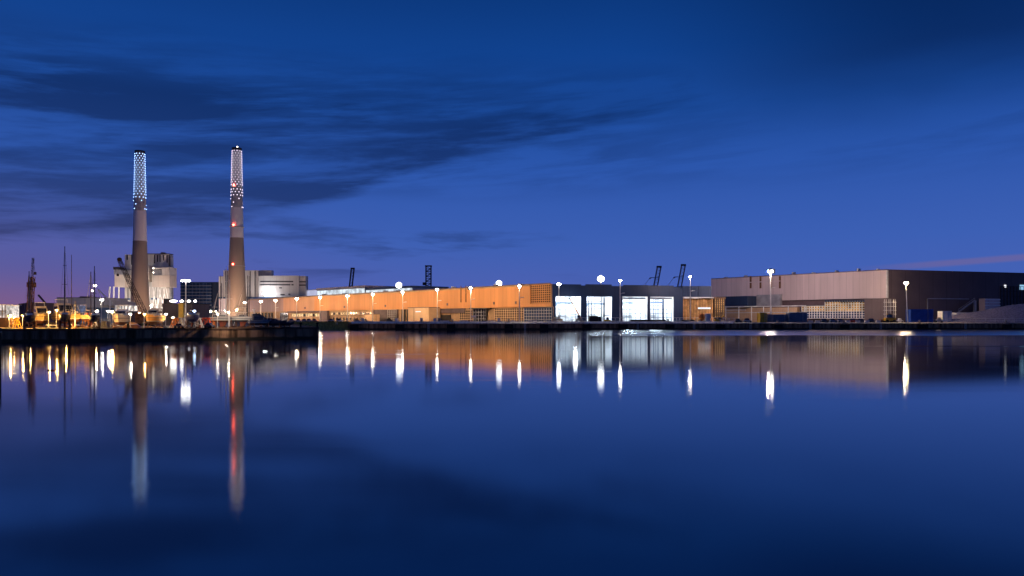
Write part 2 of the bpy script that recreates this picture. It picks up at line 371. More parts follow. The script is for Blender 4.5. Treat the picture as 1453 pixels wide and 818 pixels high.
# ------------------------------------------------------------------ water, land, quays
def quay_mat():
    m = mat('quay_face', (.26, .15, .09), .9, var=.75, scale=.5, streak=True, spec=.05); t = NT(m.node_tree); b = t.n['Principled BSDF']
    src = b.inputs['Base Color'].links[0].from_socket
    g = t.new('ShaderNodeNewGeometry'); p = t.new('ShaderNodeSeparateXYZ'); t.l.new(g.outputs['Position'], p.inputs[0])
    nz = t.noise(g.outputs['Position'], .35, 5, .6)
    wet = t.ss(t.m('ADD', p.outputs[2], t.m('MULTIPLY', t.m('SUBTRACT', nz, .5), 1.2)), 1.0, .5)
    t.l.new(t.mix(wet, src, (.060, .052, .034, 1)), b.inputs['Base Color']); return m
M['quay'] = quay_mat()
def water_mat():
    m = bpy.data.materials.new('harbour_water'); m.use_nodes = True; t = NT(m.node_tree); t.n.clear()
    o = t.new('ShaderNodeOutputMaterial'); df = t.new('ShaderNodeBsdfDiffuse'); df.inputs[0].default_value = (.003, .020, .07, 1)
    gl = t.new('ShaderNodeBsdfAnisotropic') if False else t.new('ShaderNodeBsdfGlossy'); gl.distribution = 'BECKMANN'; gl.inputs['Color'].default_value = (.93, .97, 1, 1)
    fr = t.new('ShaderNodeFresnel'); fr.inputs['IOR'].default_value = 2.1
    mx = t.new('ShaderNodeMixShader'); t.l.new(fr.outputs[0], mx.inputs[0]); t.l.new(df.outputs[0], mx.inputs[1]); t.l.new(gl.outputs[0], mx.inputs[2]); t.l.new(mx.outputs[0], o.inputs[0])
    g = t.new('ShaderNodeNewGeometry'); s = t.new('ShaderNodeSeparateXYZ'); t.l.new(g.outputs['Position'], s.inputs[0])
    x, y = s.outputs[0], s.outputs[1]
    nA = t.noise(t.xyz(t.m('MULTIPLY', x, .012), t.m('MULTIPLY', y, .05), 0), 1, 4, .55)
    nB = t.noise(t.xyz(t.m('MULTIPLY', x, .006), t.m('MULTIPLY', y, .09), 5), 1, 3, .5)
    nC = t.noise(t.xyz(t.m('MULTIPLY', x, .03), t.m('MULTIPLY', y, .16), 9), 1, 5, .6)
    yy = t.m('ADD', y, t.m('MULTIPLY', t.m('SUBTRACT', nA, .5), 90))
    patch = t.m('MULTIPLY', t.ss(yy, 236, 262), t.ss(t.m('ADD', x, t.m('MULTIPLY', t.m('SUBTRACT', nB, .5), 60)), 10, 70))   # catspaw along the far right quay
    near = t.m('MULTIPLY', t.ss(y, 112, 165), t.ss(x, -35, -60))                                                                # ruffled water under the near quay
    band = t.m('MULTIPLY', t.m('MULTIPLY', t.ss(y, 128, 140), t.ss(y, 168, 152)), t.m('MULTIPLY', t.ss(x, 60, 90), t.ss(nB, .42, .6)))
    r = t.m('MULTIPLY_ADD', nA, .045, .058); r = t.m('ADD', r, t.m('MULTIPLY', t.ss(nC, .50, .72), .035))
    r = t.m('ADD', r, t.m('MULTIPLY', patch, .20)); r = t.m('ADD', r, t.m('MULTIPLY', band, .09)); r = t.m('ADD', r, t.m('MULTIPLY', near, .085))
    t.l.new(r, gl.inputs['Roughness'])
    return m
M['water'] = water_mat()
wm = MB(); wm.add([(-6000,-2000,0),(6000,-2000,0),(6000,9000,0),(-6000,9000,0)], [(0,1,2,3)])
struct(wm.build('water', 'water'))

P0 = (X(0, 178), 178.); P1 = (X(452, 214), 214.); P2 = (-121., 390.); P3 = (900., 390.)
ldir = Vector((P0[0]-P1[0], P0[1]-P1[1])).normalized(); PL = (P0[0]+ldir.x*500, P0[1]+ldir.y*500)
gm = MB(); gm.add([(PL[0], PL[1], GZ), (P1[0], P1[1], GZ), (P2[0], P2[1], GZ), (P3[0], P3[1], GZ), (6000, 390, GZ), (6000, 9000, GZ), (-6000, 9000, GZ), (-6000, PL[1], GZ)],
                  [(0,1,2,3,4,5,6,7)])
struct(gm.build('ground', 'asphalt'))
ym = MB(); ym.add([(PL[0], PL[1]+3, GZ+.004), (P0[0], P0[1]+2, GZ+.004), (P1[0]-2, P1[1]+1, GZ+.004), (P2[0]-6, P2[1]-4, GZ+.004), (-260, 430, GZ+.004), (PL[0], 430, GZ+.004)], [(0,1,2,3,4,5)])
struct(ym.build('yard_surface', 'yard'))
def wall_seg(mb, a, b, z0, z1, t0, t1):
    a, b = Vector(a), Vector(b); d = (b-a).normalized(); n = Vector((-d.y, d.x))
    P = [a+n*t0, b+n*t0, b+n*t1, a+n*t1]
    mb.add([(p.x, p.y, z) for z in (z0, z1) for p in P], [(3,2,1,0),(4,5,6,7),(0,1,5,4),(1,2,6,5),(2,3,7,6),(3,0,4,7)])
q = MB(); wall_seg(q, PL, P1, -2, GZ-.35, -.02, 3)
wall_seg(q, P1, P2, -2, GZ-.35, -.02, 3); struct(q.build('quay', 'quay'))
q = MB(); wall_seg(q, PL, P1, GZ-.35, GZ+.12, -.18, 1.0); wall_seg(q, P1, P2, GZ-.35, GZ+.12, -.18, 1.0); struct(q.build('quay_kerb', 'timber_dark'))
q = MB(); q.box(P2[0], P3[0], 390.02, 394, -2, 3.15)
for k in range(46):
    x = P2[0]+14+k*13.4; q.box(x, x+.8, 389.4, 390.02, -2, 3.0)                # shallow piers in the face
struct(q.build('quay', 'quay'))
def coping(x0, x1, z0, z1, m_):
    q = MB(); q.add([(x, y, z) for x in (x0, x1) for y, z in ((389.7, z0), (389.7, z0+.18), (391.4, z1), (392.6, z1), (392.6, z0))],
                    [(0,1,2,3,4), (9,8,7,6,5), (0,5,6,1), (1,6,7,2), (2,7,8,3), (3,8,9,4), (4,9,5,0)])
    struct(q.build('quay_kerb', m_))
coping(X(498, 390), X(1040, 390), 3.15, 4.35, 'coping'); coping(X(1040, 390)+.02, 700, 3.15, 3.8, 'concrete')
# grassy bank at the left end of the far quay
b_ = MB(); nx = 60
for i in range(nx+1):
    x = -124+i*(X(500, 388)+124)/nx
    for j, (yy, zz) in enumerate(((384, -.3), (386.5, 1.2), (389, 2.7), (391.5, 3.9), (396, 4.0), (399, 3.2))):
        e = 1 if i < nx-8 else (nx-i)/8
        b_.v.append((x, yy+random.uniform(-.4, .4)+(1-e)*5, -.3+(zz+.3)*e+random.uniform(-.2, .2)))
for i in range(nx):
    for j in range(5): b_.f.append((i*6+j, (i+1)*6+j, (i+1)*6+j+1, i*6+j+1))
# blades
for k in range(2600):
    x = random.uniform(-123, X(494, 388)); t = random.random(); y = 385+t*9; z = min(3.9, .2+t*5.2)
    h = random.uniform(.25, .7); a = random.uniform(-.4, .4)
    b_.add([(x-.12, y, z), (x+.12, y, z), (x+a, y-.1, z+h)], [(0, 1, 2)])
o = b_.build('grass', 'grass'); o['kind'] = 'stuff'; o['label'] = 'rough yellow green grass bank at the left end of far quay'

# ------------------------------------------------------------------ sand coloured factory (left half of far shore)
FO = Fac((-267, 756), (13.7, 425)); HT = 25.7
fac = thing('factory', 'long sand orange factory hall with dark grid screens along the far quay', 'factory', FO.pt(600, 30, GZ))
zL = lambda px: FO.z(px, 436.0) if px > 700 else 12.6
m = MB(); FO.zb(m, 335, 402, 12.6, HT, 0, 1.4); m.build('wall', 'clad_lit_rose', fac, True)  # left end tinted for the different lamp light there
m = MB(); FO.zb(m, 402.05, 446, 12.6, HT, 0, 1.4); m.build('wall', 'clad_lit_tan', fac, True)
m = MB(); FO.zb(m, 446.05, 752, 12.6, HT, 0, 1.4); FO.zb(m, 752, 781.5, 12.6, 14.6, 0, 1.4); FO.zb(m, 781, 781.5, 14.6, HT, 0, .5); FO.zb(m, 752, 781, 14.6, HT, .9, 1.4)
m.build('wall', 'orange_clad', fac, True)
c0, c1_ = FO.pt(335, -.3), FO.pt(781.6, -.3); m = MB(); m.prism([(c0.x, c0.y), (c1_.x, c1_.y), (c1_.x-9, c1_.y+70), (c0.x-20, c0.y+75)], HT, HT+.5); m.build('roof', 'plum', fac, True)
m = MB(); FO.zb(m, 335, 781, GZ, 12.6, 1.6, 2.6); m.build('lower_wall', 'orange_low', fac, True)
m = MB(); FO.grid(m, 752.5, 780.5, 15, HT-.4, 10, 8, .44, .58, .50, .42); m.build('lattice_screen', 'orange_clad', fac, True)
m = MB(); FO.zb(m, 752.2, 781, 14.7, HT-.1, .6, .85); m.build('screen_backing', 'void', fac, True)
m = MB(); FO.zb(m, 700, 741, GZ, 12.4, 1.2, 1.5); m.build('screen_backing', 'void', fac, True)
m = MB(); FO.grid(m, 700, 741, GZ+.3, 12.3, 13, 6, 1.05, 1.18, .6, .42); m.build('lattice_screen', 'pale_clad', fac, True)
m = MB(); FO.zb(m, 741.4, 782, GZ, 12.4, 1.2, 1.5); m.build('glazing', 'glass_blue', fac, True)
m = MB(); FO.grid(m, 741.6, 780.8, GZ+.3, 12.3, 11, 5, 1.05, 1.18, .36, .34); m.build('glazing_frame', 'steel_grey', fac, True)
m = MB(); FO.zb(m, 670, 689, GZ, 12.0, 1.1, 1.5); m.build('glazing', 'glass_dark', fac, True)
m = MB(); FO.grid(m, 670, 689, GZ+.3, 12, 5, 4, .7, 1.0, .25, .25); m.build('glazing_frame', 'steel_grey', fac, True)
m = MB(); FO.zb(m, 669, 695, 12.0, 12.59, -2, 1.5); FO.zb(m, 692.2, 693.2, GZ, 12, -1.8, -1); m.build('canopy', 'frame_dark', fac, True)
m = MB(); FO.zb(m, 624, 658, 9.6, 12.55, .6, 1.55); m.build('fascia_panel', 'plum', fac, True)
m = MB(); FO.zb(m, 624, 637, GZ, 8.4, .9, 1.5); m.build('loading_door', 'frame_dark', fac, True)
m = MB(); FO.zb(m, 650, 668, GZ, 11.5, 1.3, 1.55); m.build('screen_backing', 'void', fac, True)
m = MB(); FO.grid(m, 650, 668, GZ+.3, 11.3, 6, 5, 1.12, 1.27, .35, .35); m.build('lattice_screen', 'pale_clad', fac, True)
for p in (571, 574.5, 579, 584, 589, 593.5):
    m = MB(); FO.zb(m, p-.5, p+.5, GZ, 12.5, -.6, .4); m.build('column', 'frame_dark', fac, True)
m = MB(); FO.zb(m, 576, 583, 5.2, 10, 1.0, 1.5); w_ = m.build('window', 'e_yel', fac, True)
m = MB(); FO.grid(m, 576, 583, 5.2, 10, 2, 2, .8, 1.2, .25, .2); m.build('window_frame', 'frame_dark', w_, False) if False else m.build('window_frame', 'frame_dark', fac, True)
m = MB(); FO.zb(m, 584.5, 593, GZ, 8.6, .7, 1.5); m.build('loading_door', 'plum', fac, True)
m = MB(); FO.zb(m, 530, 563, GZ, 12.58, .3, 1.5); m.build('recess_panel', 'plum', fac, True)
m = MB(); FO.grid(m, 550, 562, GZ+1, 12.3, 4, 5, -.1, .25, .2, .25); m.build('louvre', 'steel_grey', fac, True)
m = MB(); FO.zb(m, 456, 466.5, GZ, 12.58, -1.5, 1.5); m.build('stair_block', 'plum', fac, True)
m = MB(); FO.zb(m, 466.6, 529, 8.3, 12.58, .6, 1.55); m.build('upper_strip', 'orange_low', fac, True)
for k in range(17):                                            # upper row of office windows
    p = 469+k*3.45; m = MB(); FO.zb(m, p, p+2.1, 8.9, 10.9, .45, .62)
    m.build('window', 'e_win' if k in (0, 2, 4, 5, 6, 7) else 'glass_dark', fac, True)
for k in range(12):
    p = 470+k*4.8; m = MB(); FO.zb(m, p, p+2.2, GZ+1, GZ+3.4, 1.4, 1.62)
    m.build('window', 'glass_dark', fac, True)
for k in range(13):                                            # lit windows further left
    p = 412+k*3.3; m = MB(); FO.zb(m, p, p+2.3, 7.6, 10.2, 1.35, 1.62)
    m.build('window', 'e_win' if k not in (5, 9, 12) else 'glass_dark', fac, True)
m = MB(); FO.zb(m, 408, 456, 11.3, 12.58, -.4, 1.5); m.build('canopy', 'plum', fac, True)
m = MB(); FO.zb(m, 396, 407, GZ, 11.2, 1.2, 1.55); m.build('glazing', 'glass_dark', fac, True)
m = MB(); FO.grid(m, 396, 407, GZ+.3, 11.2, 4, 6, .8, 1.1, .25, .3); m.build('glazing_frame', 'steel_grey', fac, True)
for p in (362, 366.5, 371, 375.5, 380, 384.5):
    m = MB(); FO.zb(m, p-.45, p+.45, GZ, 11.4, .5, 1.5); m.build('column', 'frame_dark', fac, True)
for p in (654.5, 661.5):                                       # ladders on the facade
    m = MB(); FO.zb(m, p-.35, p+.35, 16.5, HT+1.5, -.5, -.1); m.build('ladder', 'rust', fac, True)
m = MB(); FO.zb(m, 335, 751.6, HT-.75, HT-.05, -.28, -.03); m.build('gutter', 'orange_low', fac, True)
for k, p in enumerate((402, 448, 476, 534, 552, 630, 652, 690, 724)):
    m = MB(); FO.zb(m, p, p+2.2, HT+.52, HT+1.5+.4*(k % 2), 6, 9); m.build('roof_vent', 'steel_grey', fac, True)
for k, p in enumerate((432, 488, 546, 634, 700, 731)):
    m = MB(); FO.zb(m, p, p+2.0, 14.6, 16.2, -.25, -.03); m.build('wall_vent', 'plum', fac, True)
# pale protruding clad box in front of the factory
pb = thing('gatehouse', 'pale panelled box building in front of factory with a white lit strip', 'building', FO.pt(609, -6, GZ))
m = MB(); FO.zb(m, 594.5, 624, GZ, 13.2, -9, .2); m.build('wall', 'pale_clad', pb, True)
m = MB(); FO.zb(m, 594.2, 624.3, 13.2, 13.6, -9.3, .25); m.build('roof', 'plum', pb, True)
m = MB(); FO.zb(m, 605.5, 612.5, 10.3, 10.9, -9.3, -9.0); m.build('light_strip', 'e_sign', pb, True)
m = MB(); FO.zb(m, 602.7, 603.1, GZ, 13.1, -9.15, -9.0); m.build('panel_joint', 'plum', pb, True)
# pink site container
c_ = thing('site_container', 'pinkish site container standing before the dark recess of factory', 'container', FO.pt(541, -8, GZ))
m = MB(); FO.zb(m, 535.5, 547, GZ+.2, 9, -11, -5); m.build('body', 'pale_clad', c_, True)
m = MB(); FO.zb(m, 535.2, 547.3, 9, 9.4, -11.2, -4.8); m.build('roof', 'plum', c_, True)
for p in (538, 541.3, 544.5):
    m = MB(); FO.zb(m, p-.12, p+.12, GZ+.4, 8.8, -11.12, -11); m.build('rib', 'orange_low', c_, True)

# ------------------------------------------------------------------ lit halls behind the factory roof
FB = Fac((X(416, 820), 820), (X(590, 640), 640))
lt = thing('lit_hall', 'bright white translucent hall at the left end behind the factory roof', 'hall', FB.pt(432, 20, GZ))
m = MB(); FB.b(m, 416, 448.5, 413, 440, .2, 40); m.build('wall', 'e_tent', lt, True)
m = MB(); FB.zb(m, 415.6, 448.8, FB.z(432, 412.9), FB.z(432, 412.9)+.7, -.3, 40.3); m.build('roof', 'white_wall', lt, True)
gl = thing('glazed_hall', 'glazed hall with lit window bays and rosy fascia above factory roof', 'hall', FB.pt(483, 20, GZ))
m = MB(); FB.zb(m, 449.2, 517.5, FB.z(517, 408)-.2, FB.z(517, 408)+1.9, -.3, 40); m.build('fascia', 'pink_clad', gl, True)
m = MB(); FB.zb(m, 449.2, 517.5, GZ, FB.z(517, 408)-.25, .5, 39); m.build('wall', 'plum', gl, True)
for k in range(15):
    a = 450+k*4.5; m = MB(); FB.zb(m, a, a+3.9, FB.z(483, 424), FB.z(517, 408.2)-.6, .1, .45); wn = m.build('window', 'e_hall', gl, True)
gl2 = thing('glazed_hall', 'lower glazed hall with grey roof beam right of the rosy fascia', 'hall', FB.pt(550, 20, GZ))
zz = FB.z(585, 405.5)
m = MB(); FB.zb(m, 518.2, 585, zz-1.8, zz, -.3, 40); m.build('fascia', 'blue_grey', gl2, True)
m = MB(); FB.zb(m, 518.2, 585, GZ, zz-1.85, .5, 39); m.build('wall', 'steel_grey', gl2, True)
for k in range(14):
    a = 519+k*4.7; m = MB(); FB.zb(m, a, a+4.2, FB.z(550, 424), zz-2.0, .1, .45); m.build('window', 'e_hall', gl2, True)

# ------------------------------------------------------------------ navy hall with the four bright doors
FN = Fac((X(782, 418), 418), (X(1012, 444), 444)); HN = 25.6
nh = thing('navy_hall', 'navy blue hall with four tall bright open doorways facing the quay', 'hall', FN.pt(870, 20, GZ))
doors = [(788, 825, 419), (832, 869, 419.3), (883, 919, 420.3), (922.5, 956, 420.3)]
m = MB()
edges = [782.2, 788, 825, 832, 869, 883, 919, 922.5, 956, 969]
for a, b2 in ((782.2, 788), (825, 832), (869, 883), (919, 922.5), (956, 969)): FN.zb(m, a, b2, GZ, 18.9, 0, 1.2)
for a, b2, h in ((782.2, 824.6, HN), (824.6, 831.5, HN-.6), (831.5, 868, HN+.15), (868, 885, HN-.7), (885, 920, HN), (921, 956, HN-.1), (920, 921, HN-.8), (956, 968.5, HN-1.1)):
    FN.zb(m, a, b2, 18.9, h, 0, 1.2)
FN.zb(m, 782.2, 783, GZ, HN-.8, 1.2, 44)
m.build('wall', 'navy', nh, True)
m = MB(); FN.zb(m, 783.2, 968.3, HN-1.3, HN-.9, 1.3, 45); m.build('roof', 'navy', nh, True)
m = MB(); FN.zb(m, 784, 968, GZ, 20.5, 24, 24.6)
for p in (784, 828.5, 876, 920.7, 962): FN.zb(m, p-.6, p+.6, GZ, 20.5, 1.3, 24)
m.build('inner_wall', 'white_wall', nh, True)
m = MB(); FN.zb(m, 784.7, 961.4, 20.6, 20.9, 1.3, 24); m.build('inner_ceiling', 'white_wall', nh, True)
for a, b2, t in doors:
    for yy in (5, 11, 17):
        m = MB(); FN.zb(m, a+2, b2-2, 20.0, 20.25, yy, yy+1.6); m.build('strip_light', 'e_tube', nh, True)
    m = MB()
    for p in (a+.3, b2-.3): FN.zb(m, p-.3, p+.3, GZ, 18.85, -.1, .3)
    FN.zb(m, a+.6, b2-.6, 18.5, 18.85, -.1, .3); m.build('door_frame', 'white_paint' if a > 870 else 'navy', nh, True)
# steelwork inside door two
m = MB()
for p in (838, 842, 856, 859.5, 861): FN.zb(m, p-.35, p+.35, GZ, 18.4, 3, 3.6)
m.build('steel_column', 'frame_dark', nh, True)
for k, (a, b2, z) in enumerate(((833, 838, 9.5), (833, 838, 15.5), (842, 846, 8), (852, 856, 15.8), (852, 856, 11.4), (846.5, 850, 13), (861, 868, 7.5), (849, 852, 17))):
    m = MB(); FN.zb(m, a, b2, z, z+.35, 2.6, 5); m.build('platform', 'frame_dark', nh, True)
for a, b2, t in doors[2:]:
    m = MB(); FN.grid(m, a+1, b2-1, 4.2, 18.2, 5, 6, 2.2, 2.5, .34 if a > 920 else .16, .28 if a > 920 else .14); m.build('glazing_frame', 'blue_grey', nh, True)
    m = MB(); FN.zb(m, a+1, b2-1, 17.2, 18.4, 1.3, 1.5); m.build('shutter_box', 'steel_grey', nh, True)
m = MB(); FN.zb(m, 943.2, 945, GZ, 18.4, 2.4, 3); m.build('steel_column', 'blue_grey', nh, True)
for k, (a, b2, z) in enumerate(((789, 824, 14.6), (833, 868, 14.2), (884, 918, 14.8), (923, 955, 15.2))):
    m = MB(); FN.zb(m, a, b2, z, z+.9, 11.5, 12.3); FN.zb(m, a+8, a+11, z-1.3, z-.02, 11.3, 12.4); m.build('gantry_beam', 'blue_grey', nh, True)
    m = MB()
    for j in range(5): FN.zb(m, a+1+j*7.5, a+1.5+j*7.5, GZ, 20, 22.6, 23.2)
    m.build('wall_column', 'steel_grey', nh, True)
    m = MB()
    for j in range(3): FN.zb(m, a, b2, 7.6+j*4.2, 7.85+j*4.2, 23.3, 23.9)
    m.build('wall_rail', 'steel_grey', nh, True)
# shelves in door one
m = MB()
for z in (5, 6.6, 8.2, 9.8): FN.zb(m, 815, 822, z, z+.3, 4, 6)
m.build('shelf', 'steel_grey', nh, True)

# timber slat entrance
te = thing('entrance_block', 'timber slatted entrance block with white canopy between navy and rosy halls', 'building', FN.pt(1000, 15, GZ))
m = MB(); FN.zb(m, 969, 990.3, 18.9, HN-.2, 0, 30); FN.zb(m, 991, 1009.5, 18.9, HN-.1, 0, 30); m.build('upper_wall', 'navy', te, True)
m = MB(); FN.zb(m, 969.1, 990, 18.0, 18.85, -1.6, 1); FN.zb(m, 990.8, 1011, 18.2, 18.85, -1.6, 1); m.build('canopy', 'white_paint', te, True)
m = MB(); FN.zb(m, 1009.7, 1030, GZ, 17.9, 1.2, 29); m.build('wall', 'timber_dark', te, True)
m = MB(); FN.zb(m, 969.1, 1009.6, GZ, 17.9, 1.2, 29); m.build('glazing', 'e_slat', te, True)
m = MB(); FN.zb(m, 1009.6, 1030, 17.95, 18.9, 0, 29); m.build('roof', 'timber_dark', te, True)
for k in range(20):
    p = 970+k*2.15
    if p < 1012: m = MB(); FN.zb(m, p, p+.95, GZ, 17.9, .2, .7); m.build('slat', 'timber', te, True)
m = MB(); FN.zb(m, 1014.5, 1028.5, 6.5, 18.3, .85, 1.15); w_ = m.build('window', 'e_grid', te, True)
m = MB(); FN.grid(m, 1014.5, 1028.5, 6.5, 18.3, 5, 11, .2, .8, .5, .35); m.build('window_grille', 'timber_dark', te, True)
m = MB(); FN.zb(m, 990.5, 1007.5, 11.6, 12.6, -.6, .1); m.build('light_strip', 'e_sign', te, True)

# ------------------------------------------------------------------ rosy grey warehouse and its dark side
FR = Fac((147.6, 542), (225.5, 440)); FD = Fac((225.5, 440), (332, 474)); HR = 35.0
wh = thing('warehouse', 'tall rosy grey warehouse whose right side is charcoal black', 'warehouse', FR.pt(1240, 30, GZ))
a_ = FR.A; cpt = Vector((225.5, 440)); far_r = FD.A+FD.d*170; back_l = a_+FD.d*170
m = MB(); zlow = 18.2
FR.zb(m, 1009, 1257.6, zlow, HR, 0, 4); m.build('wall', 'pink_clad', wh, True)
m = MB(); FD.zb(m, 1259.5, 1500, GZ, HR, .3, 4); m.build('side_wall', 'dark_clad', wh, True)
m = MB(); m.prism([(a_.x, a_.y), (225.3, 440.3), (far_r.x, far_r.y), (back_l.x, back_l.y)], HR, HR+.5); m.build('roof', 'plum', wh, True)
m = MB(); FR.zb(m, 1009, 1257, GZ, zlow-.05, 2.5, 4); m.build('lower_wall', 'plum', wh, True)
m = MB()
for k in range(24):
    z = zlow+.2+k*.69; FD.zb(m, 1257.7, 1259.8, z, z+.38, -.5, .3)
FD.zb(m, 1257.8, 1258.3, zlow, HR, -.3, .3); FD.zb(m, 1259.5, 1259.9, zlow, HR, -.3, .3); m.build('corner_ladder', 'frame_white', wh, True)
for p in (1065.5, 1079.5, 1094.5, 1107):
    m = MB(); FR.b(m, p-1.1, p+1.1, 392, 409.5, -.6, -.05); m.build('wall_frame', 'rust', wh, True)
m = MB(); FR.b(m, 1064, 1108, 399.5, 400.6, -.9, -.62); m.build('frame_rail', 'pink_clad', wh, True)
m = MB(); FD.b(m, 1425.3, 1427.6, 404.5, 408.2, -.1, .29); m.build('lamp', 'e_sign', wh, True)
m = MB(); FD.b(m, 1447.5, 1458, 404.5, 411.5, -.1, .29); m.build('window', 'e_cyan', wh, True)
m = MB(); FD.zb(m, 1422, 1475, 16, 27, -.5, .28) if False else FD.grid(m, 1420, 1475, 14, 26.5, 12, 4, -.3, .2, .25, .3); m.build('louvre', 'frame_dark', wh, True)
m = MB(); FD.zb(m, 1316, 1374, 17.9, 18.4, -.5, .28); m.build('cornice', 'steel_grey', wh, True)
m = MB(); FD.zb(m, 1315.5, 1316.2, GZ, 18, -.4, .25); m.build('downpipe', 'steel_grey', wh, True)

for k, p in enumerate((1024, 1052, 1120, 1148, 1181, 1212, 1240)):
    m = MB(); FR.zb(m, p, p+2.4, HR+.52, HR+1.3+.4*(k % 3), 3, 6); m.build('roof_vent', 'steel_grey', wh, True)
# annex parts before the warehouse
an = thing('annex', 'low dark blue annex with white handrails before the rosy warehouse', 'building', FR.pt(1050, -6, GZ))
m = MB(); FR.b(m, 1031, 1075, 421.3, 434.6, -12, 2.4); m.build('upper_wall', 'navy', an, True)
m = MB(); FR.b(m, 1031, 1135, 437, 457, -3, -.5); m.build('wall', 'pale_clad', an, True)
m = MB(); FR.b(m, 1076, 1110, 418.5, 434, -2.2, -.02); m.build('shade_panel', 'steel_grey', an, True)  # grey sheet stands in for bluish shade low on the facade
m = MB(); FR.b(m, 1031, 1160, 434.8, 436, -14, -13.4); FR.b(m, 1031, 1075, 440, 440.9, -14, -13.6)
for p in (1031.5, 1046.5, 1065, 1083, 1100, 1111, 1135, 1159): FR.b(m, p-.35, p+.35, 435.4, 457, -13.9, -13.5)
m.build('handrail_frame', 'frame_white', an, True)
m = MB(); FR.b(m, 1031, 1160, 443.6, 444.4, -13.9, -13.5); m.build('lower_rail', 'frame_white', an, True)
FG = Fac((X(1137, 470), 470), (X(1258, 434), 434))
gb = thing('lit_office', 'stepped office with warm lit window grid below the rosy warehouse', 'office', FG.pt(1190, 6, GZ))
for (a, b2, t, nx_) in ((1137.5, 1170.3, 433.2, 9), (1170.5, 1227, 426.6, 15)):
    m = MB(); FG.b(m, a, b2, t+1, 451, .5, 12); m.build('glazing', 'e_grid', gb, True)
    m = MB(); FG.grid(m, a, b2, FG.z((a+b2)/2, 452), FG.z((a+b2)/2, t+1.6), nx_, 5 if t > 430 else 7, -.1, .35, .3, .32); m.build('window_grille', 'frame_white', gb, True)
    m = MB(); FG.b(m, a, b2, 442.5, 451.2, .36, .48); m.build('lower_glazing', 'glass_blue', gb, True)
    m = MB(); FG.b(m, a, b2, t+.1, t+.95, -.2, 12); m.build('roof', 'navy', gb, True)
m = MB()
for k in range(16):
    p = 1171.5+k*3.6; FG.b(m, p, p+2.4, 426.2, 429, -1.2, -.3)
m.build('awning', 'navy', gb, True)
m = MB(); FG.b(m, 1227.3, 1257, 424, 457, -1, 12); m.build('side_block', 'dark_clad', gb, True)

# things on the dark side
sp_ = thing('striped_cabin', 'white striped cabin at the foot of the charcoal warehouse side', 'cabin', FD.pt(1392, -6, GZ))
m = MB(); FD.b(m, 1381, 1402, 424.5, 456, -8, -4); m.build('wall', 'pink_clad', sp_, True)
for k in range(5):
    m = MB(); FD.b(m, 1380.8, 1402.2, 425+k*4.1, 426.7+k*4.1, -8.3, -8); m.build('stripe', 'white_paint', sp_, True)
st = thing('stairway', 'grey external stair climbing along the charcoal warehouse side', 'stairs', FD.pt(1364, -4, GZ))
p, q2 = FD.pt(1352, -4, FD.z(1352, 443)), FD.pt(1375, -4, FD.z(1375, 427)); m = MB(); m.bar(p, q2, .55, 4); m.build('stringer', 'steel_grey', st, True)
m = MB(); m.bar(p+Vector((0, 0, 1.6)), q2+Vector((0, 0, 1.6)), .16, 5)
for k in range(7): a = p.lerp(q2, k/6); m.bar(a, a+Vector((0, 0, 1.6)), .1, 4)
m.build('handrail', 'steel_grey', st, True)
m = MB(); a = FD.pt(1352, -4, 0); m.box(a.x-.6, a.x+.6, a.y-.6, a.y+.6, GZ, p.z); a = FD.pt(1376, -3.5, 0); m.box(a.x-.7, a.x+.7, a.y-.6, a.y+.6, GZ, q2.z); m.build('support', 'steel_grey', st, True)

# ------------------------------------------------------------------ chimneys
def chimney(px, Y, ytop, ymid, r_top, r_mid, r_base, em, label, red, zlow):
    x = X(px, Y); zt = Z(ytop, Y)-GZ; zm = Z(ymid, Y)-GZ
    t = thing('chimney', label, 'chimney', (x, Y, GZ))
    rad = lambda z: r_mid+(r_top-r_mid)*(z-zm)/(zt-zm) if z > zm else r_base+(r_mid-r_base)*(z/zm)**.8
    MB().lathe([(rad(zm*k/6.), zm*k/6.) for k in range(7)], 40).build('lower_shaft', 'ch_brown', t, smooth=False)
    MB().lathe([(rad(zm)+.15, zm+.01), (rad(zm)+.02, zm+1.)]+[(rad(zm+(zt-zm)*k/12), zm+(zt-zm)*k/12) for k in range(1, 5)], 40).build('middle_shaft', 'ch_pale', t)
    MB().lathe([(rad(zm+(zt-zm)*k/12)-.02, zm+(zt-zm)*k/12+.01) for k in range(4, 13)], 40).build('upper_shaft', 'ch_white', t)
    MB().lathe([(r_top+.1, zt-1.6), (r_top+.4, zt-1.3), (r_top+.4, zt+.3), (r_top-.6, zt+.3)], 40).build('cap', 'frame_dark', t)
    n = 10; rows = []; z = zt-2.8
    while z > Z(zlow, Y)-GZ: rows.append(z); z -= 2.25 if z > zt-36 else 2.25+(zt-36-z)*.12
    front = []; rest = MB(); back = []
    for i, z in enumerate(rows):
        for k in range(n):
            if i >= len(rows)-3 and (k+i) % 3 != 0: continue
            an_ = 2*math.pi*(k+.5*(i % 2))/n+.1; r = rad(z)+.22; pt = (r*math.cos(an_), r*math.sin(an_), z)
            (front if math.sin(an_) < -.08 else back).append(pt)
    for c in front[:100]: MB().octa(c, .34).build('lamp', em, t)
    for c in back+front[100:]: rest.octa(c, .34)
    o = rest.build('lamp_band', em, t); o['kind'] = 'stuff'
    for yy in red:
        z = Z(yy, Y)-GZ; MB().ball((-.8, -rad(z)-.6, z), .75, n=8, m=5).build('obstruction_light', 'e_red', t)
        MB().lathe([(rad(z)-.1, z-1.6), (rad(z)+.9, z-1.5), (rad(z)+.9, z-1.1), (rad(z)-.1, z-1.1)], 32).build('walkway', 'steel_grey', t)
    return t, zt
c1, _ = chimney(198.5, 700, 215, 342.5, 4.2, 6.1, 9.3, 'e_blue', 'left of two tall chimneys, its top dotted with blue white lamps', (), 300)
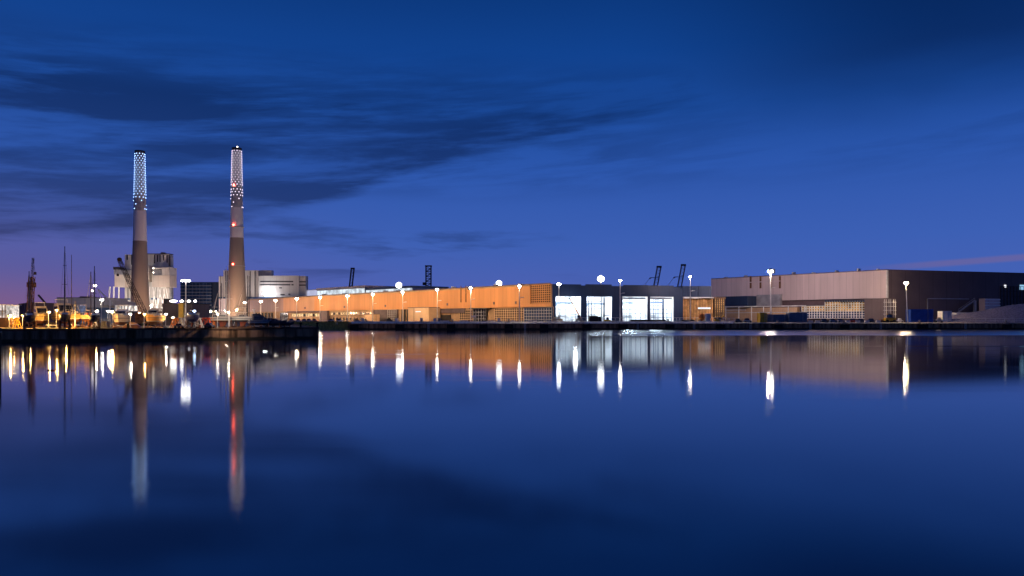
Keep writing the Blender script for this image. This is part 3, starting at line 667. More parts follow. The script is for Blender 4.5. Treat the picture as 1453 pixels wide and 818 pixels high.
c2, zt2 = chimney(336, 688, 211, 338, 4.1, 6.05, 10.0, 'e_pink', 'right of two tall chimneys, with three red lights and pinkish lamps', (264.5, 320.5, 376), 296)
MB().ball((1.6, -3, zt2+.7), .7, n=8, m=5).build('top_light', 'e_small', c2)

# ------------------------------------------------------------------ power station
def pbox(mb, px0, px1, py0, py1, Y, depth, base=False):
    return mb.box(X(px0, Y), X(px1, Y), Y, Y+depth, GZ if base else Z(py1, Y), Z(py0, Y))
ps = thing('power_station', 'pale boiler house with hoppers on legs behind the left chimney', 'power station', (X(205, 760), 760, GZ))
Y = 760
m = MB(); pbox(m, 177, 207, 361.5, 0, Y, 14, True); pbox(m, 207, 239.5, 361, 0, Y+4, 9, True); m.build('wall', 'station', ps, True)
m = MB(); pbox(m, 239.6, 243, 364, 0, Y+5, 5, True); m.build('side_wall', 'steel_grey', ps, True)
m = MB(); pbox(m, 207, 240, 360, 361, Y+3.5, 10); pbox(m, 228, 232, 358.3, 360, Y+4, 6); m.build('roof', 'station_dark', ps, True)
for a in (180.5, 187): m = MB(); pbox(m, a-1, a+1, 362, 369 if a < 185 else 376, Y-.3, .25); m.build('slot', 'station_dark', ps, True)
for a, h in ((219, 374), (223.5, 372), (227, 372), (232, 370), (237, 373), (240, 378)): m = MB(); pbox(m, a-.7, a+.7, 362, h, Y+3.6, .35); m.build('slot', 'station_dark', ps, True)
m = MB(); pbox(m, 181, 182, 390, 424, Y-.35, .3); m.build('slot', 'station_dark', ps, True)
m = MB(); pbox(m, 176, 190, 423.5, 426, Y-1.2, 1.1); m.build('ledge', 'blue_grey', ps, True)
# left hopper
m = MB(); pbox(m, 162.5, 177, 390, 407.5, Y-14, 14); m.build('hopper', 'station_cream', ps, True)
m = MB(); pbox(m, 161.5, 176.8, 383, 389.8, Y-14, 13); m.build('gallery', 'steel_grey', ps, True)
m = MB(); pbox(m, 160.5, 168, 379, 382.8, Y-14, 12); m.build('machine_house', 'station_dark', ps, True)
for (a, b2) in ((163.5, 160), (169, 168), (176, 176)): m = MB(); m.bar((X(a, Y), Y-10, Z(407.6, Y)), (X(b2, Y), Y-10, GZ), .75); m.build('leg', 'white_paint', ps, True)
# right hopper on lattice legs
m = MB(); pbox(m, 216, 240.5, 391, 407.5, Y-14, 16); m.build('hopper', 'station_cream', ps, True)
m = MB(); pbox(m, 230, 240.5, 379.5, 390.8, Y-14, 16); pbox(m, 217, 229.8, 380, 382, Y-13, 14); m.build('hopper_house', 'station', ps, True)
m = MB(); pbox(m, 217, 229.8, 382.2, 390.8, Y-9, 9); m.build('gallery', 'steel_grey', ps, True)
for c in ((217.5, 381), (217.6, 387)): MB().ball((X(c[0], Y-15), Y-15, Z(c[1], Y-15)), .6, n=8, m=5).build('lamp', 'e_small', ps, True)
m = MB(); pbox(m, 206.5, 211.5, 377, 400, Y-10, 10); m.build('duct', 'station_cream', ps, True)
for (a, b2) in ((218, 217), (222, 228), (226, 221), (230, 238), (234, 228), (236, 244), (239, 235), (240, 247), (229, 229)):
    m = MB(); m.bar((X(a, Y), Y-8, Z(407.6, Y)), (X(b2, Y), Y-8, Z(441, Y)), .42); m.build('brace', 'white_paint', ps, True)
m = MB(); pbox(m, 216, 246, 440.5, 443, Y-12, 14); pbox(m, 216, 246, 443, 0, Y-11, 12, True); m.build('base', 'blue_grey', ps, True)
m = MB(); pbox(m, 214, 224, 423, 425.5, Y-1, 4.5); m.build('ledge', 'blue_grey', ps, True)

ob_ = thing('office_block', 'dark blue glass office block with pale floor bands between chimneys', 'office', (X(283, 830), 830, GZ)); Y = 830
m = MB(); pbox(m, 256, 300, 401.5, 0, Y, 30, True); m.build('wall', 'glass_blue', ob_, True)
m = MB(); pbox(m, 300.2, 311, 401.5, 0, Y+3, 30, True); m.build('side_wall', 'navy', ob_, True)
m = MB(); pbox(m, 255.7, 311.2, 400.5, 401.4, Y-.5, 34); m.build('roof', 'navy', ob_, True)
for k in range(8): m = MB(); pbox(m, 256, 300, 405.5+k*4.6, 406.1+k*4.6, Y-.4, .35); m.build('floor_band', 'steel_grey', ob_, True)
for k in range(9): m = MB(); pbox(m, 258+k*5, 258.25+k*5, 402, 440, Y-.25, .2); m.build('mullion', 'blue_grey', ob_, True)
m = MB(); pbox(m, 285, 291, 436, 0, Y-12, 8, True); m.build('porch', 'steel_grey', ob_, True)

p2 = thing('power_station', 'pale ribbed boiler house and turbine hall behind the right chimney', 'power station', (X(370, 790), 790, GZ)); Y = 790
m = MB(); pbox(m, 310.5, 317, 392.5, 0, Y, 12, True); pbox(m, 317, 366.5, 384, 0, Y+1, 12, True); m.build('wall', 'station', p2, True)
for a in (314, 322.5, 355, 361.8, 320): m = MB(); pbox(m, a-.5, a+.5, 385 if a > 318 else 402, 422, Y+.5 if a > 318 else Y-.4, .35); m.build('slot', 'station_dark', p2, True)
m = MB(); pbox(m, 368.7, 385, 383.8, 391.5, Y+8, 8); m.build('roof_house', 'steel_grey', p2, True)
m = MB(); pbox(m, 367, 424, 391.5, 0, Y-3, 12, True); m.build('turbine_hall', 'station', p2, True)
m = MB(); pbox(m, 424.2, 434, 392, 0, Y-1, 9, True); m.build('side_wall', 'station', p2, True)
for (a, b2, t) in ((369, 416, 399), (369, 412, 403.5), (424.5, 434, 399.3), (424.5, 434, 404), (413.5, 416.5, 403.5)):
    m = MB(); pbox(m, a, b2, t, t+1.8, Y-3.3 if a < 420 else Y-1.3, .28); m.build('window_band', 'station_dark', p2, True)
m = MB(); pbox(m, 310.5, 430, 421.8, 424, Y-5, 2); m.build('ledge', 'glass_blue', p2, True)
for (a, b2, t) in ((398, 404, 417.5), (409, 412, 417), (396, 400, 408)): m = MB(); pbox(m, a, b2, t, t+1.6, Y-3.3, .28); m.build('window', 'station_dark', p2, True)
m = MB(); m.ball((X(377.5, Y-12), Y-12, Z(416.5, Y-12)), 2.6, 1, 1.3); m.build('floodlight', 'e_turb', p2, True)
m = MB(); m.bar((X(377.5, Y-12), Y-12, Z(418, Y-12)), (X(377.5, Y-5), Y-3, Z(419, Y-5)), .4); m.build('bracket', 'steel_grey', p2, True)
m = MB(); pbox(m, 310.5, 322, 424.2, 0, Y-6, 5, True); pbox(m, 322, 430, 424.2, 0, Y-7, 6, True); m.build('plinth_wall', 'pink_clad', p2, True)

# pale low hall on the far left and dark shed roofs
lh = thing('low_hall', 'long pale low hall with dark lower wall left of the boiler house', 'hall', (X(120, 420), 420, GZ)); Y = 420
m = MB(); pbox(m, 80.5, 142, 423, 436.6, Y, 30); m.build('wall', 'station', lh, True)
m = MB(); pbox(m, 142.2, 160, 427, 434, Y+4, 26); m.build('side_wall', 'station', lh, True)
m = MB(); pbox(m, 81, 160, 436.8, 0, Y+1, 28, True); m.build('lower_wall', 'blue_grey', lh, True)
m = MB(); pbox(m, 80.2, 142.2, 422.3, 422.9, Y-.4, 31); pbox(m, 113, 126, 420.8, 422.2, Y+5, 8); m.build('roof', 'plum', lh, True)
ds = thing('dark_shed', 'dark slate blue shed with flat roof behind the yellow boats', 'shed', (X(55, 360), 360, GZ)); Y = 360
m = MB(); pbox(m, 44, 80, 432.5, 0, Y, 25, True); m.build('wall', 'navy', ds, True)
m = MB(); pbox(m, 43.7, 80.2, 431.3, 432.4, Y-.5, 26); m.build('roof', 'plum', ds, True)
ds2 = thing('dark_shed', 'dark gabled shed with sloping left roof at the far left', 'shed', (X(33, 330), 330, GZ)); Y = 330
m = MB(); m.xprism([(X(18, Y), GZ), (X(18, Y), Z(447, Y)), (X(28, Y), Z(432, Y)), (X(44, Y), Z(430, Y)), (X(44, Y), GZ)], Y, Y+20); m.build('wall', 'plum', ds2, True)
m = MB(); m.xprism([(X(17.5, Y), Z(447, Y)), (X(28, Y), Z(431.4, Y)), (X(44.2, Y), Z(429.3, Y)), (X(44.2, Y), Z(430, Y)+.02), (X(28, Y), Z(432, Y)+.02), (X(18, Y), Z(447, Y)+.03)], Y-.5, Y+20.5); m.build('roof', 'frame_dark', ds2, True)
# dark shed right of chimney one with the yellow column
sh = thing('dark_shed', 'black corrugated shed with floodlights on its roof below the boiler house', 'shed', (X(250, 300), 300, GZ)); Y = 300
m = MB(); pbox(m, 230, 271.5, 432, 0, Y, 18, True)
for k in range(24): pbox(m, 230.5+k*1.75, 231.2+k*1.75, 432.5, 460, Y-.25, .24)
m.build('wall', 'dark_clad', sh, True)
m = MB(); pbox(m, 229.6, 272, 430.9, 431.9, Y-.5, 19); m.build('roof', 'frame_dark', sh, True)
m = MB(); pbox(m, 232, 237, 424, 430.8, Y+2, 5); m.build('roof_house', 'frame_dark', sh, True)
for (c, rx) in ((246, 1.6), (258, .75), (268, .7), (277, .55)):
    MB().ball((X(c, Y-1), Y-1, Z(427.6, Y-1)), rx, .4, .42).build('floodlight', 'e_shedl', sh, True)
    MB().bar((X(c, Y-1), Y-.9, Z(427.6, Y-1)-.35), (X(min(c, 270.5), Y), Y+.5, Z(431, Y)), .12).build('bracket', 'frame_dark', sh, True)
yc = tag(MB().box(-.9, .9, -.5, .5, 0, 8.2).box(-1.1, 1.1, -.7, .7, 8.2, 8.7).build('column', 'yellow', loc=(X(257.3, 292), 292, GZ)), 'tall yellow column before the black corrugated shed', 'column')
# lit white shed
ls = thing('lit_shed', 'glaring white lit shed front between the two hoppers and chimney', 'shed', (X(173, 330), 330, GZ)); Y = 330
m = MB(); pbox(m, 162, 182, 434, 441.5, Y, 8); m.build('front', 'e_shed', ls, True)  # wall glows by itself in place of lamp light on it
m = MB(); pbox(m, 161.5, 182.5, 432.8, 433.9, Y-.6, 10); m.build('roof', 'white_wall', ls, True)
m = MB(); pbox(m, 162, 182, 441.6, 0, Y, 8, True); m.build('lower_wall', 'plum', ls, True)
for k in range(5):
    p = 162.5+k*4.7; m = MB(); pbox(m, p-.35, p+.35, 434, 441.5, Y-.5, .45); m.build('post', 'steel_grey', ls, True)
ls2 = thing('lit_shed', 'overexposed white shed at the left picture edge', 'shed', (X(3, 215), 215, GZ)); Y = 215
m = MB(); pbox(m, -14, 7.5, 433.5, 451, Y, 6); m.build('front', 'e_shed', ls2, True)  # this front glows as well, with no lamp on it
for p in (-6, -1.5, 2.6, 6.8):
    m = MB(); pbox(m, p-.35, p+.35, 433.5, 451, Y-.3, .25); m.build('post', 'timber_dark', ls2, True)
m = MB(); pbox(m, -14, 7.6, 441, 442.2, Y-.3, .25); m.build('rail', 'timber_dark', ls2, True)
m = MB(); pbox(m, -15, 8, 432.3, 433.4, Y-.4, 7); m.build('roof', 'white_wall', ls2, True)
m = MB(); pbox(m, -14, 7.5, 451.1, 0, Y, 6, True); m.build('lower_wall', 'timber_dark', ls2, True)

# ------------------------------------------------------------------ cranes behind the roofs
def boom_crane(px, y0, y1, Y, lean, label, mt='crane_buff', w=5, frame=True):
    x = X(px, Y); zt, zb_ = Z(y0, Y), Z(y1, Y)
    t = thing('port_crane', label, 'crane', (x, Y, GZ))
    m = MB()
    for s in (-1, 1):
        m.bar((x+s*w/2, Y, zb_-8), (x+lean+s*w/2, Y, zt), 1.0, 6)
    for k in range(7):
        f = k/6; m.bar((x+lean*f-w/2, Y, zb_+(zt-zb_)*f), (x+lean*f+w/2, Y, zb_+(zt-zb_)*f), .28, 5)
        if k < 6: g_ = (k+1)/6; m.bar((x+lean*f-w/2, Y, zb_+(zt-zb_)*f), (x+lean*g_+w/2, Y, zb_+(zt-zb_)*g_), .22, 5)
    m.build('boom', mt, t, True)
    m = MB(); m.box(x+lean-w/2-.8, x+lean+w/2+.8, Y-1.5, Y+1.5, zt-.6, zt+1.8); m.build('boom_head', 'crane_dark', t, True)
    m = MB()
    for s in (-1, 1):
        m.bar((x+s*w, Y, GZ), (x+s*w*.55, Y, zb_-7), .8); m.bar((x+s*w, Y+16, GZ), (x+s*w*.55, Y+16, zb_-7), .8)
    m.box(x-w, x+w, Y-1, Y+17, zb_-9, zb_-7); m.build('portal', mt, t, True)
    if frame:
        f = .42; m = MB(); m.bar((x+lean*f-w*1.7, Y, zb_+(zt-zb_)*f), (x+lean*f+w*.6, Y, zb_+(zt-zb_)*f), .45); m.build('cross_beam', 'crane_dark', t, True)
        m = MB(); m.box(x+lean*f-w*2, x+lean*f-w*1.5, Y-.8, Y+.8, zb_+(zt-zb_)*f-1.6, zb_+(zt-zb_)*f-.1); m.build('cabin', mt, t, True)
        m = MB(); m.bar((x-w*3.2, Y, zb_-2), (x+lean*f-w*1.7, Y, zb_+(zt-zb_)*f), .25); m.build('stay', mt, t, True)
boom_crane(929, 379.5, 405, 1000, 6, 'left of two raised port crane booms above the navy hall')
boom_crane(963, 377, 405, 1000, 6.5, 'right of two raised port crane booms above the navy hall')
boom_crane(496.5, 382, 410, 1050, 4, 'lone leaning crane boom above the glazed hall roof', 'crane_dark', 4, False)
Y = 900; t = thing('lattice_tower', 'square lattice crane tower standing behind the factory roof', 'tower', (X(608, Y), Y, GZ)); x = X(608, Y)
MB().lattice((x, Y, GZ), (x, Y, Z(378.5, Y)), 6.2, 6.2, 22, .5, .26).build('tower', 'crane_dark', t, True)
MB().box(x-4, x+4, Y-3.6, Y+3.6, Z(378.5, Y), Z(377, Y)).build('platform', 'crane_dark', t, True)
MB().box(x-7, x-3.3, Y-2, Y+2, Z(405, Y), Z(401, Y)).build('cabin', 'crane_dark', t, True)

# ------------------------------------------------------------------ lamp posts
def lamp_post(px, ytop, Y, label, em, rx=1.2, name='lamp_post', r=.30, arm=None, lean=0, group=None, pole='galv', heads=1, foot=None, cat='lamp post', shield=None):
    x = X(px, Y); zt = Z(ytop, Y); t = thing(name, label, cat, (x-lean, Y, GZ), 0, group); H = zt-GZ
    MB().bar((0, 0, 0), (lean, 0, H-rx*.3), r, 8, r*.62).build('pole', pole, t)
    MB().box(-r*2, r*2, -r*2, r*2, 0, .4).build('foot', 'concrete', t)
    n = heads; wd_ = rx*2.1
    for k in range(n):
        cx = lean+(k-(n-1)/2)*wd_
        h = MB().lathe([(rx*.75, 0), (rx*.8, rx*.22), (rx*.3, rx*.5)], 10, (cx, 0, H+rx*.62)).build('lamp_head', 'steel_grey', t)
        if shield:                                             # added plate hides the strong lamp from the water; small glowing disc shows instead
            MB().box(cx-rx*1.08, cx+rx*1.08, -rx*1.05, -rx*.92, H-rx*.62, H+rx*.85).build('added_shield_plate', 'steel_grey', h)
            MB().ball((cx, -rx*1.12, H+rx*.1), shield, .1, shield*.9).build('lens', 'e_glowg' if em in ('e_gold', 'e_stno') else 'e_gloww' if em == 'e_leanw' else 'e_glowy' if name == 'yard_lamp' else 'e_lens', h)
            MB().ball((cx, 0, H+rx*.1), rx, rx*.7, rx*.62).build('lamp', em, h)
        else: MB().ball((cx, -rx*.15, H+rx*.1), rx, rx*.7, rx*.62).build('lamp', em, h)
    if n > 1: MB().box(lean-wd_*n/2, lean+wd_*n/2, .25, .5, H-.2, H+.1).build('crossbar', 'steel_grey', t)
    if arm:
        za = Z(arm, Y)-GZ; f = za/H
        a = MB().bar((lean*f, 0, za), (lean*f+2.2, -.1, za+.25), .11, 5).build('arm', 'galv', t)
        MB().box(lean*f+1.2, lean*f+2.6, -.35, .15, za+.2, za+.5).build('arm_lamp', 'white_paint', a)
    return t
G1 = 'quay lamp posts along the sand orange factory'
def yf(px, back): return max(402, FO.Y(px)-back-28)
for (px, yt, back, em, rx, arm, lab) in (
    (348, 430, 70, 'e_small', 1.5, None, 'lamp post with white lamp directly right of the right chimney foot'),
    (370, 428.5, 60, 'e_warm', 1.2, None, 'small lamp post before the turbine hall plinth, left one of two'),
    (391, 427, 48, 'e_warm', 1.2, 437, 'lamp post before the turbine hall plinth, right one of two'),
    (421, 424.5, 32, 'e_sod', 1.35, None, 'lamp post below the white translucent hall'),
    (454, 422.5, 30, 'e_sod', 1.3, 434.5, 'lamp post directly left of the dark stair block'),
    (493, 420.5, 28, 'e_sod', 1.4, None, 'lamp post before the upper row of factory office windows'),
    (529, 418.3, 26, 'e_sod', 1.3, 431.5, 'lamp post at left edge of the dark factory recess'),
    (571.5, 415, 24, 'e_sod', 1.3, 429.5, 'lamp post before the black columns and yellow window'),
    (620.5, 411.8, 22, 'e_sod', 1.35, 427.5, 'lamp post at right edge of the pale panelled box'),
    (668, 409.5, 22, 'e_sod', 1.4, 425.5, 'lamp post between the two gridded factory openings'),
    (737, 407, 20, 'e_warm', 1.0, 423, 'lamp post where beige grid meets blue glazing')):
    lamp_post(px, yt, yf(px, back), lab, em, rx, arm=arm, group=G1, shield=.72)
lamp_post(793, 404, 404, 'bright lamp post before the left edge of first doorway', 'e_work', 1.1, arm=None)
lamp_post(880, 398.5, 408, 'tall lamp post between second and third bright doorway', 'e_whit', .85, arm=417, r=.36)
lamp_post(979.5, 393.5, 415, 'tall slim lamp post before the timber slatted entrance', 'e_rose', .8, arm=413.5, r=.3, shield=.45)
lamp_post(1093.5, 386, 428, 'tallest bright lamp post before the rosy warehouse', 'e_rose', 1.8, arm=409, r=.4, shield=.85)
lamp_post(1285.5, 402.3, 405, 'leaning warm lamp post before the charcoal warehouse side', 'e_leanw', 1.0, r=.32, lean=-1.0, shield=.8)
# roof floodlights
def roof_flood(px, py, Y, label, em, rx, heads):
    x = X(px, Y); zt = Z(py, Y); t = thing('floodlight_mast', label, 'floodlight', (x, Y, GZ)); H = zt-GZ
    MB().bar((0, 0, 0), (0, 0, H-.5), .4, 8, .3).build('mast', 'galv', t)
    MB().box(-rx*1.4, rx*1.4, .5, .8, H-.3, H+.2).build('crossbar', 'steel_grey', t)
    for k in range(heads):
        a = 2*math.pi*k/max(1, heads-1)+.5; rr = rx*.66 if k < heads-1 else 0
        h = MB().box(rr*math.cos(a)-rx*.4, rr*math.cos(a)+rx*.4, .0, .45, H+rr*math.sin(a)-rx*.35, H+rr*math.sin(a)+rx*.35).build('housing', 'steel_grey', t)
        MB().ball((rr*math.cos(a), -.1, H+rr*math.sin(a)), rx*.55, .5, rx*.5).build('lamp', em, h)
roof_flood(566, 405, FO.Y(566)+25, 'huge white floodlight mast rising behind roof above the black columns', 'e_flood', 2.0, 7)
roof_flood(708, 402.3, FO.Y(708)+15, 'big white floodlight on factory roof left of upper grid screen', 'e_flood', 1.6, 7)
roof_flood(852.5, 396, 450, 'double white floodlight over the second bright doorway', 'e_flood', 1.8, 7)
lamp_post(816.5, 424.5, 412, 'blazing work light at upper right corner of first doorway', 'e_work', 1.2, 'work_light', r=.16, pole='steel_grey', cat='work light')

# ------------------------------------------------------------------ quay furniture on the far quay
for k, (px, what) in enumerate(((598, 'before the pale panelled box'), (642, 'before the dark fascia panel'), (721.5, 'before the beige grid screen'), (773, 'before the blue glazing'),
                 (826, 'before the pillar between first two doorways'), (948, 'below the fourth bright doorway'), (1022, 'below the yellow lit grille'),
                 (1103, 'below the tall lamp post of rosy warehouse'), (1198, 'below the warm lit office'), (1305, 'before the blue container'), (1428, 'below the gravel heap'))):
    kz = 4.35 if px < 1040 else 3.8
    t = thing('bollard', 'pale mooring bollard on quay edge '+what, 'bollard', (X(px, 390.6), 390.6, kz), 0, 'bollards along the far quay edge')
    MB().lathe([(.55, 0), (.42, .25), (.4, .7), (.7, .85), (.65, 1.15), (.2, 1.3)], 12).build('post', 'concrete', t)
    MB().box(-.9, .9, -.7, .6, 0, .12).build('base_plate', 'rust', t)
for k, px in enumerate((503, 567, 640, 686, 722, 772, 832, 884, 950, 1022, 1104, 1198, 1310, 1428)):
    t = thing('quay_fender', 'black rubber fender with chains on the far quay face', 'fender', (X(px, 389.2), 389.2, 0), 0, 'fenders on the far quay face')
    MB().box(-2.2, 2.2, -.9, 0, -.5, 2.7).build('fender_panel', 'black', t)
    MB().bar((-1.8, -.3, 2.7), (-1.8, .4, 3.6), .12).bar((1.8, -.3, 2.7), (1.8, .4, 3.6), .12).build('chain', 'rust', t)
for px in (478, 608, 745, 905, 985, 1065, 1150, 1250, 1370):
    t = thing('quay_ladder', 'thin steel ladder on the far quay face', 'ladder', (X(px, 389.3), 389.3, 0), 0, 'ladders on the far quay face')
    for sd in (-.35, .35): MB().bar((sd, 0, -.4), (sd, 0, 3.9), .09, 5).build('stile', 'galv', t)
    MB().bar((-.35, 0, .6), (.35, 0, .6), .05, 4).bar((-.35, 0, 1.4), (.35, 0, 1.4), .05, 4).bar((-.35, 0, 2.2), (.35, 0, 2.2), .05, 4).bar((-.35, 0, 3), (.35, 0, 3), .05, 4).build('rungs', 'galv', t)
# railing
def railing(px0, px1, Y, label, h=1.5, zb=None, n=16):
    zb = GZ if zb is None else zb; x0, x1 = X(px0, Y), X(px1, Y); t = thing('railing', label, 'railing', ((x0+x1)/2, Y, zb)); L = (x1-x0)/2
    for k in range(n+1): MB().bar((-L+2*L*k/n, 0, 0), (-L+2*L*k/n, 0, h), .09, 5).build('post', 'galv', t)
    for z in (h*.5, h): MB().bar((-L, 0, z), (L, 0, z), .08, 5).build('rail', 'galv', t)
railing(788, 885, 403, 'galvanised site railing before first and second doorway', 3.0)
railing(955, 1032, 402, 'galvanised site railing before the timber slatted entrance', 3.0)
railing(1330, 1453, 396, 'thin railing along the quay below the gravel heap', 2.6, n=9)
railing(400, 500, 400, 'low white guard rail along the quay road above grass bank', 1.5, n=20)

bar0 = None                                                     # concrete barrier blocks along the quay road
for k, px in enumerate((628, 634, 655, 661, 694, 700, 728, 752, 759, 1128, 1150, 1160, 1203, 1217, 1230, 1246)):
    if bar0 is None:
        bar0 = thing('concrete_barrier', 'pale concrete barrier block standing on the far quay road', 'barrier', (0, 0, GZ), 0, 'concrete barriers on the far quay')
        bk = MB().xprism([(-1.3, 0), (-1.3, .2), (-1.15, 1.55), (1.15, 1.55), (1.3, .2), (1.3, 0)], -.35, .35).build('block', 'coping', bar0)
        hk = MB().bar((-.5, 0, 1.5), (-.5, 0, 1.8), .06, 5).bar((-.5, 0, 1.8), (.5, 0, 1.8), .06, 5).bar((.5, 0, 1.8), (.5, 0, 1.5), .06, 5).build('lifting_eye', 'rust', bar0)
        b_o = bar0
    else:
        b_o = bar0.copy(); COL.objects.link(b_o)
        for ch in (bk, hk): c = ch.copy(); COL.objects.link(c); c.parent = b_o
    b_o.location = (X(px, 399), 399, GZ)
# gravel heap
g = MB(); prof = [(1318, 456), (1335, 452), (1350, 447.5), (1372, 443), (1395, 440.3), (1410, 436.5), (1430, 432.5), (1453, 430), (1480, 429), (1520, 434), (1560, 455)]
nx, ny = 70, 14; Yb = 418
for i in range(nx+1):
    px = 1318+242*i/nx
    for k in range(len(prof)-1):
        if prof[k][0] <= px <= prof[k+1][0]: f = (px-prof[k][0])/(prof[k+1][0]-prof[k][0]); py = prof[k][1]*(1-f)+prof[k+1][1]*f
    zt = Z(py, Yb)-GZ
    for j in range(ny+1):
        v = j/ny; y = Yb-20+38*v; s = max(0, 1-abs(v-.52)/.52)**.8
        g.v.append((X(px, Yb), y, GZ-.05+max(0, zt)*s*(1+random.uniform(-.012, .012))))
for i in range(nx):
    for j in range(ny): a = i*(ny+1)+j; g.f.append((a, a+ny+1, a+ny+2, a+1))
o = g.build('gravel_heap', 'gravel', world=True, loc=(X(1430, Yb), Yb, GZ)); tag(o, 'large grey violet gravel heap on the quay at right', 'gravel heap')

# ------------------------------------------------------------------ boxes, containers, machines
def container(px0, px1, y0, Y, m_, label, name='container', cat='container', depth=5):
    x0, x1 = X(px0, Y), X(px1, Y); zt = Z(y0, Y)-GZ; L = (x1-x0)/2; t = thing(name, label, cat, ((x0+x1)/2, Y, GZ))
    b = MB().box(-L+.15, L-.15, 0.15, depth-.15, .25, zt-.15); n = max(4, int(L*2/.9))
    for k in range(n): c = -L+.4+(2*L-.8)*k/(n-1); b.box(c-.16, c+.16, .06, .15, .35, zt-.25)
    b.build('body', m_, t)
    for s in (-1, 1):
        for y0_ in (0, depth-.3): MB().box(s*L-.16, s*L+.16, y0_, y0_+.3, 0, zt).build('corner_post', m_, t)
    for z0_ in (0, zt-.25): MB().box(-L+.17, L-.17, 0, .14, z0_, z0_+.25).build('rail', m_, t)
    for s in (-.35, .35): MB().box(L*.55+s-.05, L*.55+s+.05, -.06, .05, .4, zt-.3).build('lock_bar', 'steel_grey', t)
    return t
container(1292.5, 1324, 439, 402, 'blue_paint', 'large bright blue container right of the leaning lamp post')
container(1079, 1088.3, 444, 396, 'yellow', 'narrow orange yellow container at the quay edge')
container(1089.3, 1097.2, 446.5, 397, 'tarp', 'pale grey container right of the yellow one', depth=4)
container(1098, 1119, 446.5, 401, 'blue_grey', 'long blue grey container below the tall lamp post')
container(1120.5, 1145, 443.5, 398, 'blue_grey', 'tall blue grey container with pale roof edge before lit office')
container(1338, 1350, 441.5, 404, 'white_paint', 'white site cabin left of the gravel heap', 'site_cabin', 'cabin')
container(1002.5, 1008.5, 445.2, 398, 'white_paint', 'white crate box beside the orange mixer', 'crate_box', 'box', 3)
container(1358, 1376, 443.6, 430, 'white_paint', 'low white cabin partly hidden behind the gravel heap', 'site_cabin', 'cabin')

def vehicle(px0, px1, Y, ztop, label, body_m, kind='car', cat='car'):
    L = (X(px1, Y)-X(px0, Y)); x = X((px0+px1)/2, Y); t = thing('parked_car' if kind == 'car' else kind, label, cat, (x, Y, GZ)); h = ztop
    if kind in ('car', 'pickup'):
        MB().xprism([(-L/2, .4), (-L/2, h*.55), (-L*.42, h*.62), (L*.30, h*.6), (L*.48, h*.5), (L/2, .45)], -.9, .9).build('body', body_m, t)
        if kind == 'car': MB().xprism([(-L*.40, h*.61), (-L*.28, h), (L*.08, h), (L*.26, h*.6)], -.8, .8).build('cabin', 'glass_dark', t)
        else: MB().xprism([(-L*.06, h*.6), (0, h), (L*.2, h), (L*.30, h*.6)], -.8, .8).build('cabin', body_m, t)
    elif kind == 'truck':
        MB().box(-L/2, L*.22, -1.4, 1.4, 1.2, h).build('cargo_bed', 'pipe', t)
        MB().xprism([(L*.26, 1), (L*.26, h*.95), (L*.42, h*.95), (L/2, h*.55), (L/2, 1)], -1.3, 1.3).build('cab', body_m, t)
        MB().box(-L/2, L/2, -1, 1, .9, 1.2).build('chassis', 'frame_dark', t)
    for k in ((-.33, .33) if kind != 'truck' else (-.4, -.26, .36)):
        r = .36*max(1, h/1.6)*.9
        for s in (-1, 1): w_ = MB().bar((L*k, s*.95-.12, r), (L*k, s*.95+.12, r), r, 12).build('wheel', 'tyre', t)
    return t
cols = ['white_paint', 'hull_grey', 'hull_dark', 'red', 'steel_grey', 'hull_dark', 'white_paint', 'blue_grey', 'hull_grey']
for k, (px, c, lab) in enumerate(((414, 'hull_dark', 'dark parked car at left end of the row before lit factory windows'), (424, 'white_paint', 'white parked car near the lamp post below translucent hall'),
        (432, 'blue_grey', 'blue grey parked car before the lit factory windows'), (439, 'steel_grey', 'silver parked car before the lit factory windows'),
        (447, 'red', 'red parked car left of the stair block lamp post'), (470, 'hull_dark', 'black parked car right of the dark stair block'),
        (482, 'white_paint', 'white parked car before the upper office windows'), (507, 'hull_grey', 'grey parked car before the lower office windows'),
        (518, 'cream_paint', 'cream parked car left of the dark factory recess'), (553, 'hull_dark', 'black van parked before the louvred recess'))):
    vehicle(px-4.2, px+4.2, 440+k*2, 3.0 if k == 9 else 2.5, lab, c)
vehicle(1269.5, 1281, 408, 2.7, 'white pickup between the wheel loader and leaning lamp post', 'white_paint', 'pickup', 'pickup')
vehicle(1325, 1337, 405, 3.2, 'cream pickup between blue container and white cabin', 'cream_paint', 'pickup', 'pickup')
vehicle(836, 853, 398, 3.9, 'dark tipper truck on quay before the second doorway', 'frame_dark', 'truck', 'truck')
for k, (a, c, lab) in enumerate(((1170, 'hull_dark', 'dark car parked below the lit office left end'), (1182, 'blue_grey', 'blue grey car parked below lit office centre'), (1193, 'hull_grey', 'grey car parked below lit office centre'),
        (1211, 'red', 'reddish car parked below lit office right end'), (1222, 'hull_dark', 'black car parked left of the dark side block'), (1237, 'hull_dark', 'black car parked before the dark side block'))):
    vehicle(a-5, a+5, 400+k, 2.6, lab, c)
vehicle(1055, 1066, 397, 2.8, 'blue grey van left of the yellow container', 'blue_grey', 'car', 'van')
vehicle(1043, 1052, 398, 2.6, 'dark car beside the blue grey van', 'hull_dark')

